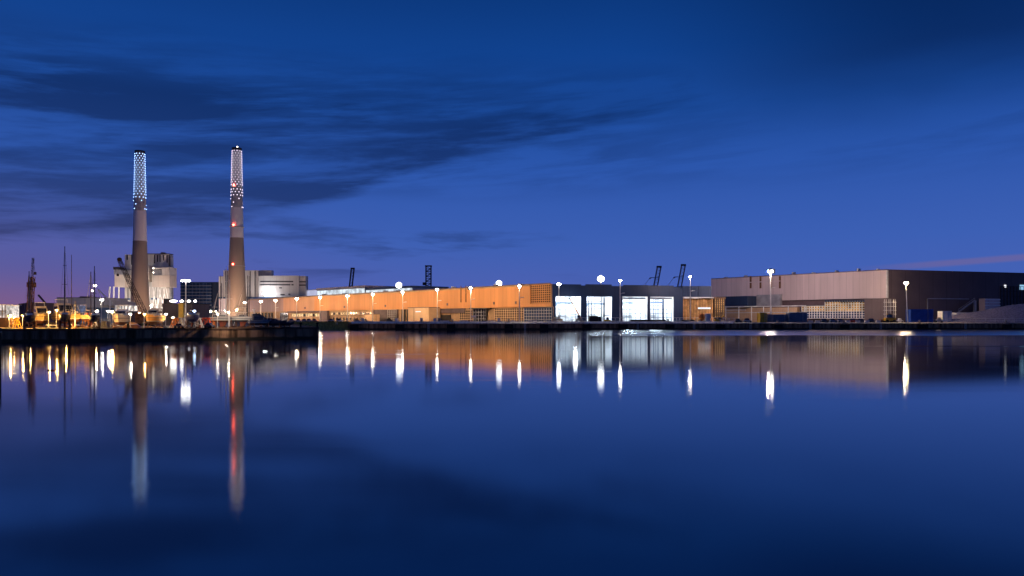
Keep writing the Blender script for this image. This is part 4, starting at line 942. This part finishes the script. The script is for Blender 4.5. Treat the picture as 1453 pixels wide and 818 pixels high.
def loader(px, Y, label, sgn=1, sc=1.0, m_='yellow'):
    t = thing('wheel_loader', label, 'loader', (X(px, Y), Y, GZ)); t.scale = (sc*sgn, sc, sc)
    MB().box(-2.6, 2.2, -1.1, 1.1, 1.1, 2.6).build('chassis', m_, t)
    MB().xprism([(-.9, 2.6), (-.8, 4.3), (.7, 4.3), (1.0, 2.6)], -.9, .9).build('cab', 'glass_dark', t)
    MB().box(-1.0, .9, -1, 1, 4.3, 4.5).build('cab_roof', m_, t)
    MB().bar((1.6, -.8, 2.2), (4, -.8, 1.2), .22).bar((1.6, .8, 2.2), (4, .8, 1.2), .22).build('lift_arm', m_, t)
    MB().xprism([(3.9, .3), (3.9, 1.8), (4.4, 1.9), (5.4, .3)], -1.5, 1.5).build('bucket', 'rust', t)
    for x in (-1.8, 1.6):
        for s in (-1, 1): MB().bar((x, s*1.1-.3, .85), (x, s*1.1+.3, .85), .85, 14).build('wheel', 'tyre', t)
    return t
loader(1262, 404, 'yellow wheel loader left of the leaning lamp post', -1, 1.15)
loader(862, 398, 'small yellow loader beside the dark tipper truck', 1, .75)
# excavator near the lit grille
def excavator(px, Y, label, sgn=1, sc=1):
    t = thing('excavator', label, 'excavator', (X(px, Y), Y, GZ)); t.scale = (sc*sgn, sc, sc)
    for s in (-1, 1): MB().xprism([(-2, .3), (-1.7, 0), (1.7, 0), (2, .3), (2, .6), (1.7, .9), (-1.7, .9), (-2, .6)], s*1.2-.3, s*1.2+.3).build('track', 'tyre', t)
    MB().box(-2.1, 1.2, -1.3, 1.3, 1.0, 2.3).build('upper_body', 'yellow', t)
    MB().xprism([(.2, 2.3), (.2, 3.4), (1.3, 3.3), (1.6, 2.3)], -1.2, 0).build('cab', 'glass_dark', t)
    MB().bar((1, .4, 2), (3.2, .4, 4.6), .28).bar((3.2, .4, 4.6), (5, .4, 3.2), .24).build('boom', 'yellow', t)
    MB().bar((5, .4, 3.2), (5.2, .4, 1.2), .2).build('stick', 'yellow', t)
    MB().xprism([(4.7, .3), (4.9, 1.3), (5.7, 1.2), (5.6, .4)], -.2, 1).build('bucket', 'rust', t)
excavator(1019, 398, 'yellow excavator below the lit yellow grille', 1, .9)
# orange mixer
t = thing('concrete_mixer', 'orange drum concrete mixer before the timber slats', 'mixer', (X(996, 398), 398, GZ))
MB().lathe([(.3, -2), (1.4, -1.2), (1.7, 0), (1.3, 1.2), (.7, 1.9)], 16).build('drum', 'orange', t).location = (0, 0, 3.4)
MB().box(-1.8, 1.8, -1, 1, .8, 1.4).build('frame', 'frame_dark', t)
for x in (-1.2, 1.2):
    for s in (-1, 1): MB().bar((x, s*1.1-.2, .5), (x, s*1.1+.2, .5), .5, 12).build('wheel', 'tyre', t)
# lifting machine in front of the first doorway
t = thing('telehandler', 'cream telescopic handler with raised boom in the first doorway', 'telehandler', (X(822.5, 406), 406, GZ))
MB().box(-2.4, 1.2, -1.1, 1.1, 1.1, 2.6).build('chassis', 'cream_paint', t)
MB().xprism([(-1.4, 2.6), (-1.3, 4.4), (0, 4.4), (.3, 2.6)], -1.1, .1).build('cab', 'glass_dark', t)
MB().bar((.8, .5, 2.4), (-5.4, .5, Z(424, 406)-GZ), .42, 6, .3).build('boom', 'orange', t)
MB().bar((-5.4, .5, Z(424, 406)-GZ), (-6.2, .5, Z(423.5, 406)-GZ), .5).build('boom_head', 'frame_dark', t)
MB().bar((-5.9, .5, Z(424, 406)-GZ), (-5.9, .5, Z(430, 406)-GZ), .06).build('hoist_rope', 'frame_dark', t)
MB().box(-6.2, -5.6, .2, .8, Z(432, 406)-GZ, Z(430, 406)-GZ).build('hook_block', 'frame_dark', t)
for x in (-1.8, .7):
    for s in (-1, 1): MB().bar((x, s*1.1-.25, .7), (x, s*1.1+.25, .7), .7, 12).build('wheel', 'tyre', t)
# timber stack and pipes
t = thing('timber_stack', 'stack of pale brown timber bundles left of first doorway', 'timber stack', (X(791, 398), 398, GZ))
for k, (x0, x1, z0, z1) in enumerate(((-3, -.1, .1, 1.3), (.1, 3.2, .1, 1.3), (-2.6, .2, 1.4, 2.5), (.4, 2.8, 1.4, 2.4), (-1.6, 1.2, 2.6, 3.3))):
    MB().box(x0, x1, -1.2, 1.2, z0, z1).build('bundle', 'timber' if k % 2 else 'pale_clad', t)
for k, (a, b2, dz, lab) in enumerate(((894, 945, 0, 'long dark pipe bundle on quay below third and fourth doorway'), (967, 986, 0, 'short dark pipe bundle before the timber slats'))):
    t = thing('pipe_bundle', lab, 'pipes', (X((a+b2)/2, 394), 394, GZ)); L = (X(b2, 394)-X(a, 394))/2
    for j in range(4): MB().bar((-L+.2*j, j*.5, 1.25+(j % 2)*.35), (L-.3*j, j*.5, 1.25+(j % 2)*.35), .36, 10).build('pipe', 'pipe', t)
    for s in (-.7, 0, .7): MB().box(L*s-.2, L*s+.2, -.4, 1.9, 0, .85).build('bearer', 'timber_dark', t)
# small white sign boards / cabinets along the quay
for k, (px, mm, lab) in enumerate(((598, 'white_paint', 'white cabinet at left foot of the pale panelled box'), (617, 'white_paint', 'white cabinet below the lit strip of pale panelled box'), (623.5, 'tarp', 'grey cabinet at right foot of the pale panelled box'),
         (563, 'white_paint', 'white cabinet right of the louvred factory recess'), (708, 'white_paint', 'white cabinet before the beige grid screen'), (515, 'white_paint', 'white cabinet before the lower office windows'))):
    t = thing('cabinet', lab, 'cabinet', (X(px, 402), 402, GZ))
    MB().box(-.8, .8, -.5, .5, .2, 2.7).build('body', mm, t); MB().box(-.9, .9, -.6, .6, 2.7, 2.9).build('roof', 'steel_grey', t); MB().box(-.7, .7, -.4, .4, 0, .2).build('plinth', 'concrete', t)
t = thing('sign_board', 'white sign board on post before the dark grid opening', 'sign', (X(672.5, 402), 402, GZ))
MB().bar((0, 0, 0), (0, 0, 3.6), .12).build('post', 'galv', t); MB().box(-1.2, 1.2, -.15, -.05, 3.2, 4.2).build('board', 'white_paint', t)
# small things on the right of the deck
for k, (px, mm, lab) in enumerate(((1030, 'tarp', 'grey wire crate left of the annex rail'), (1038, 'white_paint', 'white wire crate under the annex rail'))):
    t = thing('wire_crate', lab, 'crate', (X(px, 399), 399, GZ)); f = MB()
    for a in (-1.5, 1.5):
        for b2 in (-1, 1): f.bar((a, b2, 0), (a, b2, 2.8), .1, 4)
    for z in (.3, 1.5, 2.8):
        f.bar((-1.5, -1, z), (1.5, -1, z), .08, 4); f.bar((-1.5, 1, z), (1.5, 1, z), .08, 4); f.bar((-1.5, -1, z), (-1.5, 1, z), .08, 4); f.bar((1.5, -1, z), (1.5, 1, z), .08, 4)
    f.build('frame', 'galv', t); MB().box(-1.3, 1.3, -.8, .8, .35, 1.3).build('load', mm, t)
t = thing('scaffold_frame', 'white scaffold frame at the corner of the charcoal warehouse side', 'scaffold', (X(1264, 415), 415, GZ)); f = MB()
for x in (-2.6, 0, 2.6): f.bar((x, 0, 0), (x, 0, 13.5), .12, 5); f.bar((x, 2, 0), (x, 2, 13.5), .12, 5)
f.build('standard', 'frame_white', t)
for z in (5, 7.2, 9.4, 11.8): MB().box(-3.2, 3.2, -.1, 2.1, z, z+.16).build('deck', 'frame_white', t)

# ------------------------------------------------------------------ boats ashore
def hull_mesh(L, B, D, fine=1.5, transom=.75, rake=.1):
    """bow at +x; keel line at z=0, gunwale at z=D rising to the bow"""
    m = MB(); ns = 13; sec = []
    for i in range(ns):
        u = i/(ns-1); x = -L/2+L*u
        wd_ = B/2*(transom+(1-transom)*min(1, u/.45)) if u < .45 else B/2*max(.015, 1-((u-.45)/.55)**(1.7*fine))
        sheer = D*(1+.28*max(0, u-.3)**1.5); rise = D*.52*max(0, (u-.62)/.38)**2+D*.12*max(0, (.25-u)/.25)
        xs = lambda h: x+rake*L*max(0, (u-.7)/.3)*(h/sheer-.6)
        pts = []
        for k, (fy, fz) in enumerate(((0, 0), (.30, .06), (.66, .22), (.88, .45), (.97, .72), (1, 1))):
            z = rise+(sheer-rise)*fz; pts.append((xs(z), wd_*fy, z))
        sec.append(pts)
    K = 6
    for pts in sec:
        for p in pts: m.v.append(p)
        for p in pts[1:]: m.v.append((p[0], -p[1], p[2]))
    W_ = 2*K-1
    for i in range(ns-1):
        a, b = i*W_, (i+1)*W_
        for k in range(K-1): m.f.append((a+k, b+k, b+k+1, a+k+1))
        m.f.append((a, a+K, b+K, b))
        for k in range(K, W_-1): m.f.append((a+k, a+k+1, b+k+1, b+k))
        m.f.append((a+K-1, b+K-1, b+W_-1, a+W_-1))            # deck
    m.f.append(tuple(range(K-1, -1, -1))+tuple(range(K, W_)))
    return m
def cradle(x, y, L, B, h, rz, label):
    t = thing('boat_cradle', label, 'boat cradle', (x, y, GZ), rz, 'steel cradles under the boats ashore')
    for s in (-1, 1): MB().box(-L*.32, L*.32, s*B*.38-.12, s*B*.38+.12, 0, .25).build('skid', 'rust', t)
    for k in (-.28, 0, .28):
        MB().box(L*k-.12, L*k+.12, -B*.45, B*.45, .26, .46).build('cross_beam', 'rust', t)
        for s in (-1, 1): MB().bar((L*k, s*B*.44, .4), (L*k, s*B*.34, h+.75), .10, 6).build('prop', 'rust', t)
def sailboat(px, Y, L, B, D, rz, label, hm, ytop, mastm='mast_dark', keel=1.4, cl=None, mx=.06, second=None, cabin_m='white_paint', lower=None, rig=True):
    x = X(px, Y); z0 = keel+.35
    t = thing('sailing_boat', label, 'sailing boat', (x, Y, GZ), rz)
    o = hull_mesh(L, B, D).build('hull', hm, t, smooth=False); o.location = (0, 0, z0)
    MB().xprism([(-L*.12, -keel), (L*.06, -keel), (L*.12, .25), (-L*.16, .25)], -.14, .14).build('keel', 'hull_red', t).location = (0, 0, z0)
    MB().xprism([(-L*.22, D-.05), (-L*.20, D+.75), (L*.06, D+.65), (L*.2, D+.1), (L*.2, D-.05)], -B*.26, B*.26).build('cabin', cabin_m, t).location = (0, 0, z0)
    for s in (-1, 1): MB().box(-L*.16, L*.04, s*B*.27-.03, s*B*.27+.03, D+.25, D+.5).build('cabin_window', 'glass_dark', t).location = (0, 0, z0)
    zt = Z(ytop, Y)-GZ
    ma = MB().bar((L*mx, 0, z0+D-.1), (L*mx, 0, zt), .16, 8, .09).build('mast', mastm, t)
    H = zt-(z0+D)
    for f in ((.45, .72) if H > 11 else (.55,)): MB().bar((L*mx, -B*.3*(1.2-f), z0+D+H*f), (L*mx, B*.3*(1.2-f), z0+D+H*f), .06, 5).bar((L*mx-.6*(1.3-f), 0, z0+D+H*f), (L*mx+.6*(1.3-f), 0, z0+D+H*f), .05, 5).build('spreader', mastm, ma)
    MB().bar((L*mx, 0, z0+D+1.3), (-L*.38, 0, z0+D+1.45), .12, 6).build('boom', 'mast_alu', t)
    if rig:
        g_ = MB()
        for e in ((L*.48, 0, z0+D*1.2), (-L*.48, 0, z0+D)): g_.bar((L*mx, 0, zt-.2), e, .028, 4)
        for s in (-1, 1): g_.bar((L*mx, 0, zt-.3), (L*mx-.2, s*B*.46, z0+D), .025, 4)
        g_.build('rigging', 'steel_grey', t)
    if second: MB().bar((-L*.3, 0, z0+D), (-L*.3, 0, Z(second, Y)-GZ), .12, 8, .07).build('mizzen_mast', mastm, t)
    for k in range(6):
        pass
    r_ = MB()
    for s in (-1, 1):
        for k in range(6): xx = -L*.42+L*.13*k; r_.bar((xx, s*B*.44, z0+D), (xx, s*B*.44, z0+D+.7), .03, 4)
        r_.bar((-L*.42, s*B*.44, z0+D+.7), (L*.24, s*B*.44, z0+D+.72), .025, 4)
    r_.build('guard_rail', 'steel_grey', t)
    cradle(x, Y, L, B, keel+.3, rz, cl)
    return t
def motorboat(px, Y, L, B, D, rz, label, hm, cl, ch=1.6, fly=True, cab='white_paint', lift=.9):
    x = X(px, Y); t = thing('motor_boat', label, 'motor boat', (x, Y, GZ), rz); z0 = lift
    hull_mesh(L, B, D, 1.25, .92, .12).build('hull', hm, t).location = (0, 0, z0)
    c = MB().xprism([(-L*.34, D-.05), (-L*.32, D+ch), (L*.04, D+ch), (L*.2, D+.35), (L*.34, D+.25), (L*.36, D-.05)], -B*.36, B*.36).build('cabin', cab, t); c.location = (0, 0, z0)
    for s in (-1, 1): MB().xprism([(-L*.28, D+ch*.45), (-L*.28, D+ch*.85), (L*.03, D+ch*.85), (L*.11, D+ch*.45)], s*B*.36-.03+s*.02, s*B*.36+.03+s*.02).build('side_window', 'glass_dark', c)
    MB().add([(L*.05, -B*.3, D+ch*.96), (L*.05, B*.3, D+ch*.96), (L*.175, B*.3, D+.62), (L*.175, -B*.3, D+.62), (L*.07, -B*.3, D+ch*.96+.04), (L*.07, B*.3, D+ch*.96+.04), (L*.195, B*.3, D+.66), (L*.195, -B*.3, D+.66)],
             [(0,1,2,3),(7,6,5,4),(0,4,5,1),(2,6,7,3),(1,5,6,2),(3,7,4,0)]).build('windscreen', 'glass_dark', c)
    if fly:
        MB().xprism([(-L*.36, D+ch+.02), (-L*.36, D+ch+.55), (-L*.05, D+ch+.6), (L*.02, D+ch+.02)], -B*.32, B*.32).build('flybridge', cab, t).location = (0, 0, z0)
        MB().bar((-L*.26, -B*.3, D+ch+.5), (-L*.29, -B*.3, D+ch+1.7), .08).bar((-L*.26, B*.3, D+ch+.5), (-L*.29, B*.3, D+ch+1.7), .08).box(-L*.33, -L*.25, -B*.32, B*.32, D+ch+1.65, D+ch+1.8).build('radar_arch', 'white_paint', t).location = (0, 0, z0)
    r_ = MB()
    for s in (-1, 1):
        pts = [(L*.1, s*B*.43, D*1.02), (L*.25, s*B*.36, D*1.05), (L*.38, s*B*.2, D*1.1), (L*.48, s*B*.03, D*1.16)]
        for p in pts: r_.bar(p, (p[0], p[1], p[2]+.65), .03, 4)
        for k in range(3): a, b = pts[k], pts[k+1]; r_.bar((a[0], a[1], a[2]+.65), (b[0], b[1], b[2]+.65), .03, 4)
    r_.build('bow_rail', 'steel_grey', t).location = (0, 0, z0)
    cradle(x, Y, L, B, lift, rz, cl)
    return t
def bow(px, off=0): return R(-90+off)+math.atan((CX-px)/F)      # bow towards the viewer's side of the basin
def side(px, off=0): return R(off)+math.atan((CX-px)/F)
sailboat(41.5, 186, 9, 2.7, 1.7, bow(41, 4), 'dark hulled sailing boat ashore before the lattice crane, bow towards water', 'hull_dark', 385, cl='cradle under the dark hull before the lattice crane', keel=1.2, mx=-.05)
motorboat(58.5, 222, 9, 4.1, 2.6, bow(58, 9), 'tall yellow lit motor yacht with decks right of lattice crane', 'hull_yellow', 'cradle under the tall yellow lit motor yacht', 2.3, True, 'cream_paint', .9)
sailboat(92, 186, 10, 2.6, 1.8, bow(92, -3), 'dark hulled sailing boat with the tallest mast of all', 'hull_dark', 350, cl='cradle under the tallest masted dark hull', keel=1.3, mx=.02)
motorboat(91, 226, 13, 5.4, 3.2, bow(92, 12), 'large yellow motor yacht behind the tallest masted boat', 'hull_yellow', 'cradle under the large yellow yacht behind tallest mast', 2.6, True, 'cream_paint', 1.0)
sailboat(106, 219, 10, 3.4, 2.4, bow(106, 16), 'yellow hulled sailing boat directly right of the tallest mast', 'hull_yellow', 427, cl='cradle under the yellow hulled sailing boat', keel=1.0, mx=.1, cabin_m='cream_paint', second=361)
sailboat(128, 206, 9, 3.4, 2.1, bow(128, 16), 'small sailing boat ashore with reddish cabin, left of twin masts', 'hull_yellow', 386, cl='cradle under the small reddish cabin boat', cabin_m='red', keel=1.1)
sailboat(134, 187, 9, 2.5, 1.6, bow(134, 3), 'black hulled sailing boat beside the reddish one', 'hull_dark', 378, cl='cradle under the black hulled boat beside reddish one', mx=.02, keel=1.3)
motorboat(172, 205, 8.5, 4.0, 2.7, bow(172, -10), 'rosy white motor cruiser ashore below the glaring lit shed', 'hull_cream', 'cradle under the rosy white motor cruiser', 1.3, True, 'white_paint', .7)
motorboat(218, 202, 8, 3.8, 2.5, bow(218, -20), 'orange bowed cabin cruiser ashore at the left chimney foot', 'hull_orange', 'cradle under the orange bowed cabin cruiser', 1.5, True, 'hull_grey', .9)
sailboat(272.5, 196, 10, 3.5, 1.9, bow(273, 6), 'dark blue hulled boat ashore under the tall white light mast', 'hull_blue', 431, cl='cradle under the dark blue hulled boat', keel=1.2, rig=False)
sailboat(317, 208, 7.5, 2.8, 1.5, side(317, 8), 'dark grey sailing boat side on before the right chimney', 'hull_grey', 380, 'mast_alu', 1.2, 'cradle under the dark grey side on boat', .1, None, 'hull_grey')
sailboat(345.5, 210, 7, 2.8, 1.4, side(345, -6), 'pale grey sailing boat side on right of the chimney', 'hull_pale', 391, cl='cradle under the pale grey side on boat', keel=1.3, mx=.16, cabin_m='hull_grey')
motorboat(370, 206, 6.5, 2.7, 1.4, side(371, 10), 'small dark motor cruiser right of the pale side on boat', 'hull_grey', 'cradle under the small dark motor cruiser', 1.2, True, 'hull_dark', .8)
motorboat(388, 208, 7, 2.8, 1.3, side(392, -12), 'low dark speedboat at the right end of boat row', 'hull_dark', 'cradle under the low dark speedboat', .8, False, 'hull_dark', .6)
motorboat(404, 212, 5, 2.2, 1.0, side(405, -5), 'smallest dark dinghy cruiser near the quay corner', 'hull_dark', 'cradle under the smallest dark dinghy cruiser', .5, False, 'tarp', .5)
# loose masts
def mast_pole(px, y0, Y, label, m_='mast_dark', lean=(0, 0), r=.13, zb=3.2):
    t = thing('mast', label, 'mast', (X(px, Y), Y, GZ)); H = Z(y0, Y)-GZ
    MB().bar((0, 0, 0), (lean[0], lean[1], H), r, 8, r*.6).build('pole', m_, t)
    MB().bar((lean[0]*.6-.9, 0, H*.6), (lean[0]*.6+.9, 0, H*.6), .05, 5).build('spreader', m_, t)
    MB().box(-.5, .5, -.5, .5, 0, .4).build('foot', 'rust', t)
mast_pole(316, 402, 216, 'short pale mast standing left of the right chimney', 'mast_alu')
mast_pole(313, 391, 222, 'dark mast standing before the glass office block edge')
mast_pole(353.5, 392, 216, 'dark mast standing against the ribbed boiler house')
mast_pole(325.5, 397, 206, 'pale mast lit white before the right chimney', 'mast_alu', r=.2)
mast_pole(298, 417, 222, 'white slanted derrick pole left of the right chimney', 'mast_alu', (2.3, 0))
mast_pole(331, 418, 224, 'thin slanted derrick pole before the right chimney', 'mast_alu', (2.6, 0), .08)
mast_pole(341, 418, 224, 'thin slanted derrick pole right of the right chimney', 'mast_alu', (2.4, 0), .08)
mast_pole(106.5, 427, 200, 'short pale mast right of the large yellow yacht', 'mast_alu', r=.1)

# mobile cranes in the yard
def lattice_crane(px, py, tipx, tipy, Y, label, w, m_='crane_dark', head=True, body='rust'):
    x = X(px, Y); t = thing('lattice_crane', label, 'crane', (x, Y, GZ)); tip = Vector((X(tipx, Y), Y, Z(tipy, Y))); foot = Vector((x, Y, Z(py, Y)))
    MB().lattice(foot, tip, w, w*.55, 16, w*.07, w*.04).build('boom', m_, t, True)
    for s in (-1, 1): MB().xprism([(x-3, GZ+.4), (x-2.5, GZ), (x+2.5, GZ), (x+3, GZ+.4), (x+3, GZ+.8), (x-3, GZ+.8)], Y+s*1.6-.4, Y+s*1.6+.4).build('track', 'tyre', t, True)
    MB().box(x-2.6, x+2, Y-1.5, Y+1.5, GZ+.9, foot.z+.4).build('machine_house', body, t, True)
    MB().box(x+.6, x+2.4, Y-1.8, Y-.3, GZ+1.5, foot.z+.8).build('cab', 'glass_dark', t, True)
    if head:
        MB().ball(tip+Vector((0, 0, .3)), .9, .6, .7).build('sheave_head', m_, t, True)
    d = -1 if tip.x > foot.x else 1
    MB().bar(tip, (tip.x-d*.6, Y, Z(tipy, Y)-(tip.z-foot.z)*.25), .05, 4).build('hoist_rope', m_, t, True)
    MB().box(tip.x-d*.6-.3, tip.x-d*.6+.3, Y-.3, Y+.3, Z(tipy, Y)-(tip.z-foot.z)*.25-.9, Z(tipy, Y)-(tip.z-foot.z)*.25).build('hook_block', m_, t, True)
    return t
lattice_crane(205, 446, 169.5, 369.5, 262, 'dark slanting lattice crane leaning left across the left chimney', 1.7)
t = lattice_crane(42.5, 447, 47, 366, 236, 'upright rusty lattice crane behind the yellow motor yacht', .8, 'crane_dark', False)
x = X(43.5, 236); MB().lattice((X(42.2, 236), 236, Z(447, 236)), (X(45.2, 236), 236, Z(393, 236)), 1.3, 1.2, 12, .16, .09).build('mast_section', 'rust', t, True)
MB().box(X(44, 236)-.9, X(44, 236)+1.2, 235.2, 236.8, Z(408, 236), Z(401, 236)).build('winch_house', 'rust', t, True)
t = thing('conveyor', 'small dark conveyor arm slanting above the slate blue shed', 'conveyor', (X(60, 300), 300, GZ))
MB().bar((X(54.5, 300), 300, Z(419, 300)), (X(64, 300), 300, Z(430, 300)), .45, 4).build('arm', 'crane_dark', t, True)
MB().bar((X(64, 300), 300, Z(430, 300)), (X(64, 300), 300, GZ), .3, 5).build('support', 'crane_dark', t, True)
t = thing('derrick', 'pale derrick jib slanting above the low hall near the boats', 'derrick', (X(150, 320), 320, GZ))
MB().bar((X(139, 320), 320, Z(411, 320)), (X(156, 320), 320, Z(427, 320)), .28, 5).build('jib', 'white_paint', t, True)
MB().bar((X(156, 320), 320, Z(426, 320)), (X(156, 320), 320, GZ), .3, 6).build('post', 'white_paint', t, True)
MB().bar((X(139, 320), 320, Z(411, 320)), (X(144, 320), 320, Z(426, 320)), .12, 5).build('stay', 'white_paint', t, True)

# yard lamps
G2 = 'lamps of the boat yard'
yard = [(13, 449, 200, 'e_gold', .5, 'low amber yard lamp beside the overexposed white shed'), (18.5, 452, 207, 'e_gold', .4, 'lowest amber yard lamp left of the dark hulled boat'),
 (41, 455.5, 196, 'e_gold', .5, 'added amber lamp hidden behind the dark hull under lattice crane'), (92, 455, 197, 'e_gold', .55, 'added amber lamp hidden behind the tallest masted hull'),  # unseen lamps added to light the yachts and deck behind
 (135, 456, 196, 'e_gold', .35, 'added amber lamp hidden behind the black hull of twin masts'), (69, 443.5, 207, 'e_gold', .38, 'added amber lamp between the two yellow yachts'),  # both added to brighten the boats around them
 (80, 440.5, 206, 'e_gold', .3, 'added amber lamp left of the large yellow yacht'), (32, 448, 212, 'e_gold', .3, 'added amber lamp left of the dark hulled boat'),  # added as well, to give the yard its yellow light
 (131, 413, 300, 'e_small', .55, 'high white lamp left above the low hall'), (135, 406, 300, 'e_small', .75, 'highest white lamp above the low hall by twin masts'),
 (144, 426, 385, 'e_stn', .9, 'white lamp at the foot of pale derrick jib'), (159.5, 427, 712, 'e_stn', 1.5, 'white lamp below the left hopper, left one'), (169, 426.3, 712, 'e_stn', 1.5, 'white lamp below the left hopper, right one'),
 (136.5, 442, 260, 'e_yard', .6, 'low white lamp right of the reddish boat'), (153, 442, 270, 'e_yard', .45, 'low warm lamp left of the rosy motor cruiser'), (159.5, 443, 260, 'e_amber', .45, 'low amber lamp above the rosy motor cruiser'),
 (185, 446, 192, 'e_yard', .33, 'thin white lamp right of the rosy motor cruiser'), (196, 445, 655, 'e_stno', 1.5, 'orange lamp at the left chimney foot'), (204.5, 446, 193, 'e_gold', .26, 'tiny warm lamp beside the orange chimney lamp'),
 (213.3, 434.5, 730, 'e_stn', 1.8, 'glaring white lamp right of the left chimney foot'), (235, 446.5, 230, 'e_yard', .35, 'small warm lamp before the black corrugated shed'), (245, 451.5, 205, 'e_yard', .3, 'white lamp over the orange trestles'),
 (276, 442, 280, 'e_sblue', .6, 'upper bluish lamp right of the black corrugated shed'), (277.5, 448.5, 270, 'e_sblue', .65, 'lower bluish lamp right of the black corrugated shed'),
 (297.5, 442, 740, 'e_stn', 1.8, 'white lamp at foot of the slanted derrick pole'), (304.5, 443, 650, 'e_stno', 1.4, 'orange lamp left of the right chimney foot'), (308.5, 446, 199, 'e_yard', .26, 'tiny warm lamp left of the dark grey boat'),
 (319.5, 441, 260, 'e_yard', .4, 'small warm lamp behind the dark grey boat'), (335, 440, 640, 'e_stno', 1.3, 'orange lamp before the right chimney'), (346.5, 440.5, 690, 'e_stn', 1.3, 'white lamp behind the pale side on boat'), (324, 443.5, 200, 'e_yard', .26, 'tiny warm lamp behind the mast lit white')]
for (px, py, Y, em, rx, lab) in yard: lamp_post(px, py, Y, lab, em, rx, 'yard_lamp', .09, None, 0, G2, shield=(max(.2, rx*.42) if em in ('e_gold', 'e_yard', 'e_stn', 'e_stno', 'e_whit', 'e_warm') else None))
t = lamp_post(263.6, 399, 240, 'tall white light mast with two lamps above the blue hulled boat', 'e_mast', .5, 'light_mast', .24, None, 0, None, 'galv', 3)

# trestles, carts and clutter in the yard
def trestle(px, Y, m_, label, h=2.6):
    t = thing('trestle', label, 'trestle', (X(px, Y), Y, GZ))
    for s in (-1, 1): MB().bar((-.9, s*.6, 0), (-.2, s*.2, h), .10, 5).bar((.9, s*.6, 0), (.2, s*.2, h), .10, 5).bar((-.6, s*.45, h*.4), (.6, s*.45, h*.4), .08, 5).build('side_frame', m_, t)
    MB().box(-.5, .5, -.5, .5, h, h+.25).build('top', m_, t)
for (px, Y, mm, lab) in ((247, 200, 'orange', 'orange trestle right of the orange bowed cruiser'), (251, 203, 'orange', 'orange trestle right behind its orange neighbour'), (257, 201, 'white_paint', 'white trestle left of the blue hulled boat'), (260, 205, 'white_paint', 'white trestle behind the blue hulled boat'),
   (283, 202, 'white_paint', 'white trestle right of the blue hulled boat'), (289, 204, 'red', 'red trestle before the slanted derrick pole'), (296, 203, 'red', 'red trestle left of the dark grey boat'), (301, 206, 'orange', 'orange trestle at bow of the dark grey boat'),
   (24, 199, 'yellow', 'yellow trestle left of the dark hulled boat'), (19, 203, 'rust', 'rusty trestle beside the overexposed shed')):
    trestle(px, Y, mm, lab)
t = thing('tarpaulin_heap', 'orange brown tarpaulin heap beside the rosy cruiser', 'heap', (X(187, 204), 204, GZ))
MB().lathe([(2.4, 0), (2.1, .6), (1.2, 1.3), (.3, 1.7)], 14).build('cover', 'hull_orange', t)
container(144, 150.5, 456, 212, 'tarp', 'small pale locker between reddish boat and rosy cruiser', 'locker', 'locker', 2)
vehicle(101, 112, 222, 1.6, 'white car behind the tallest masted boat', 'white_paint')
vehicle(68, 77, 214, 1.5, 'grey car between the yellow yachts', 'hull_grey')
vehicle(292, 303, 199, 1.5, 'dark car before the red trestles', 'hull_dark')
vehicle(250, 258, 196, 1.3, 'low dark car before the orange trestles', 'hull_dark')
# long fence behind the boat yard
Y = 262; t = thing('yard_fence', 'dark mesh fence running behind the boat yard', 'fence', (X(200, Y), Y, GZ))
x0, x1 = X(112, Y), X(300, Y)
for k in range(24): xx = x0+(x1-x0)*k/23; MB().bar((xx, Y, GZ), (xx, Y, GZ+2.6), .07, 5).build('post', 'frame_dark', t, True)
f = MB()
for k in range(5): f.bar((x0, Y, GZ+.3+k*.55), (x1, Y, GZ+.3+k*.55), .05, 4)
f.build('mesh_panel', 'frame_dark', t, True)
# bollards of the near quay
for (px, Y, lab) in ((179, 193.5, 'dark bollard on near quay below the rosy cruiser'), (201, 195.5, 'dark bollard on near quay below the orange bowed cruiser'), (425.5, 211.9, 'dark bollard on near quay left of the corner'), (449, 213.7, 'dark bollard at the near quay corner')):
    f = (px)/452.; xx = X(px, Y)
    # stand on the kerb line
    a, b = Vector(P0), Vector(P1); k = (px-CX)/F; d = b-a; s = (k*a.y-a.x)/(d.x-k*d.y); p = a+d*s
    t = thing('bollard', lab, 'bollard', (p.x, p.y+.9, GZ+.12), 0, 'bollards on the near quay')
    MB().lathe([(.3, 0), (.24, .3), (.24, .9), (.42, 1.05), (.38, 1.3), (.1, 1.4)], 12).build('post', 'black', t); MB().box(-.4, .4, -.35, .35, 0, .08).build('base_plate', 'rust', t)
# mooring post at the left picture edge, with a rope
Y = 88; t = thing('mooring_post', 'dark timber mooring post at the left picture edge', 'mooring post', (X(-1.2, Y), Y, -1.5))
MB().bar((0, 0, 0), (.02, 0, Z(466, Y)+1.5), .21, 10, .2).build('post', 'timber_dark', t)
MB().lathe([(.24, 0), (.24, .12)], 12, (.02, 0, Z(472, Y)+1.5)).build('band', 'steel_grey', t)
# drifting float
t = thing('float', 'small dark drifting float with red end on the water', 'float', (X(72.5, 84), 84, .02))
MB().bar((-.42, 0, .03), (.25, 0, .03), .07, 8).build('body', 'black', t); MB().bar((.25, 0, .03), (.42, 0, .03), .08, 8).build('end_cap', 'red', t)
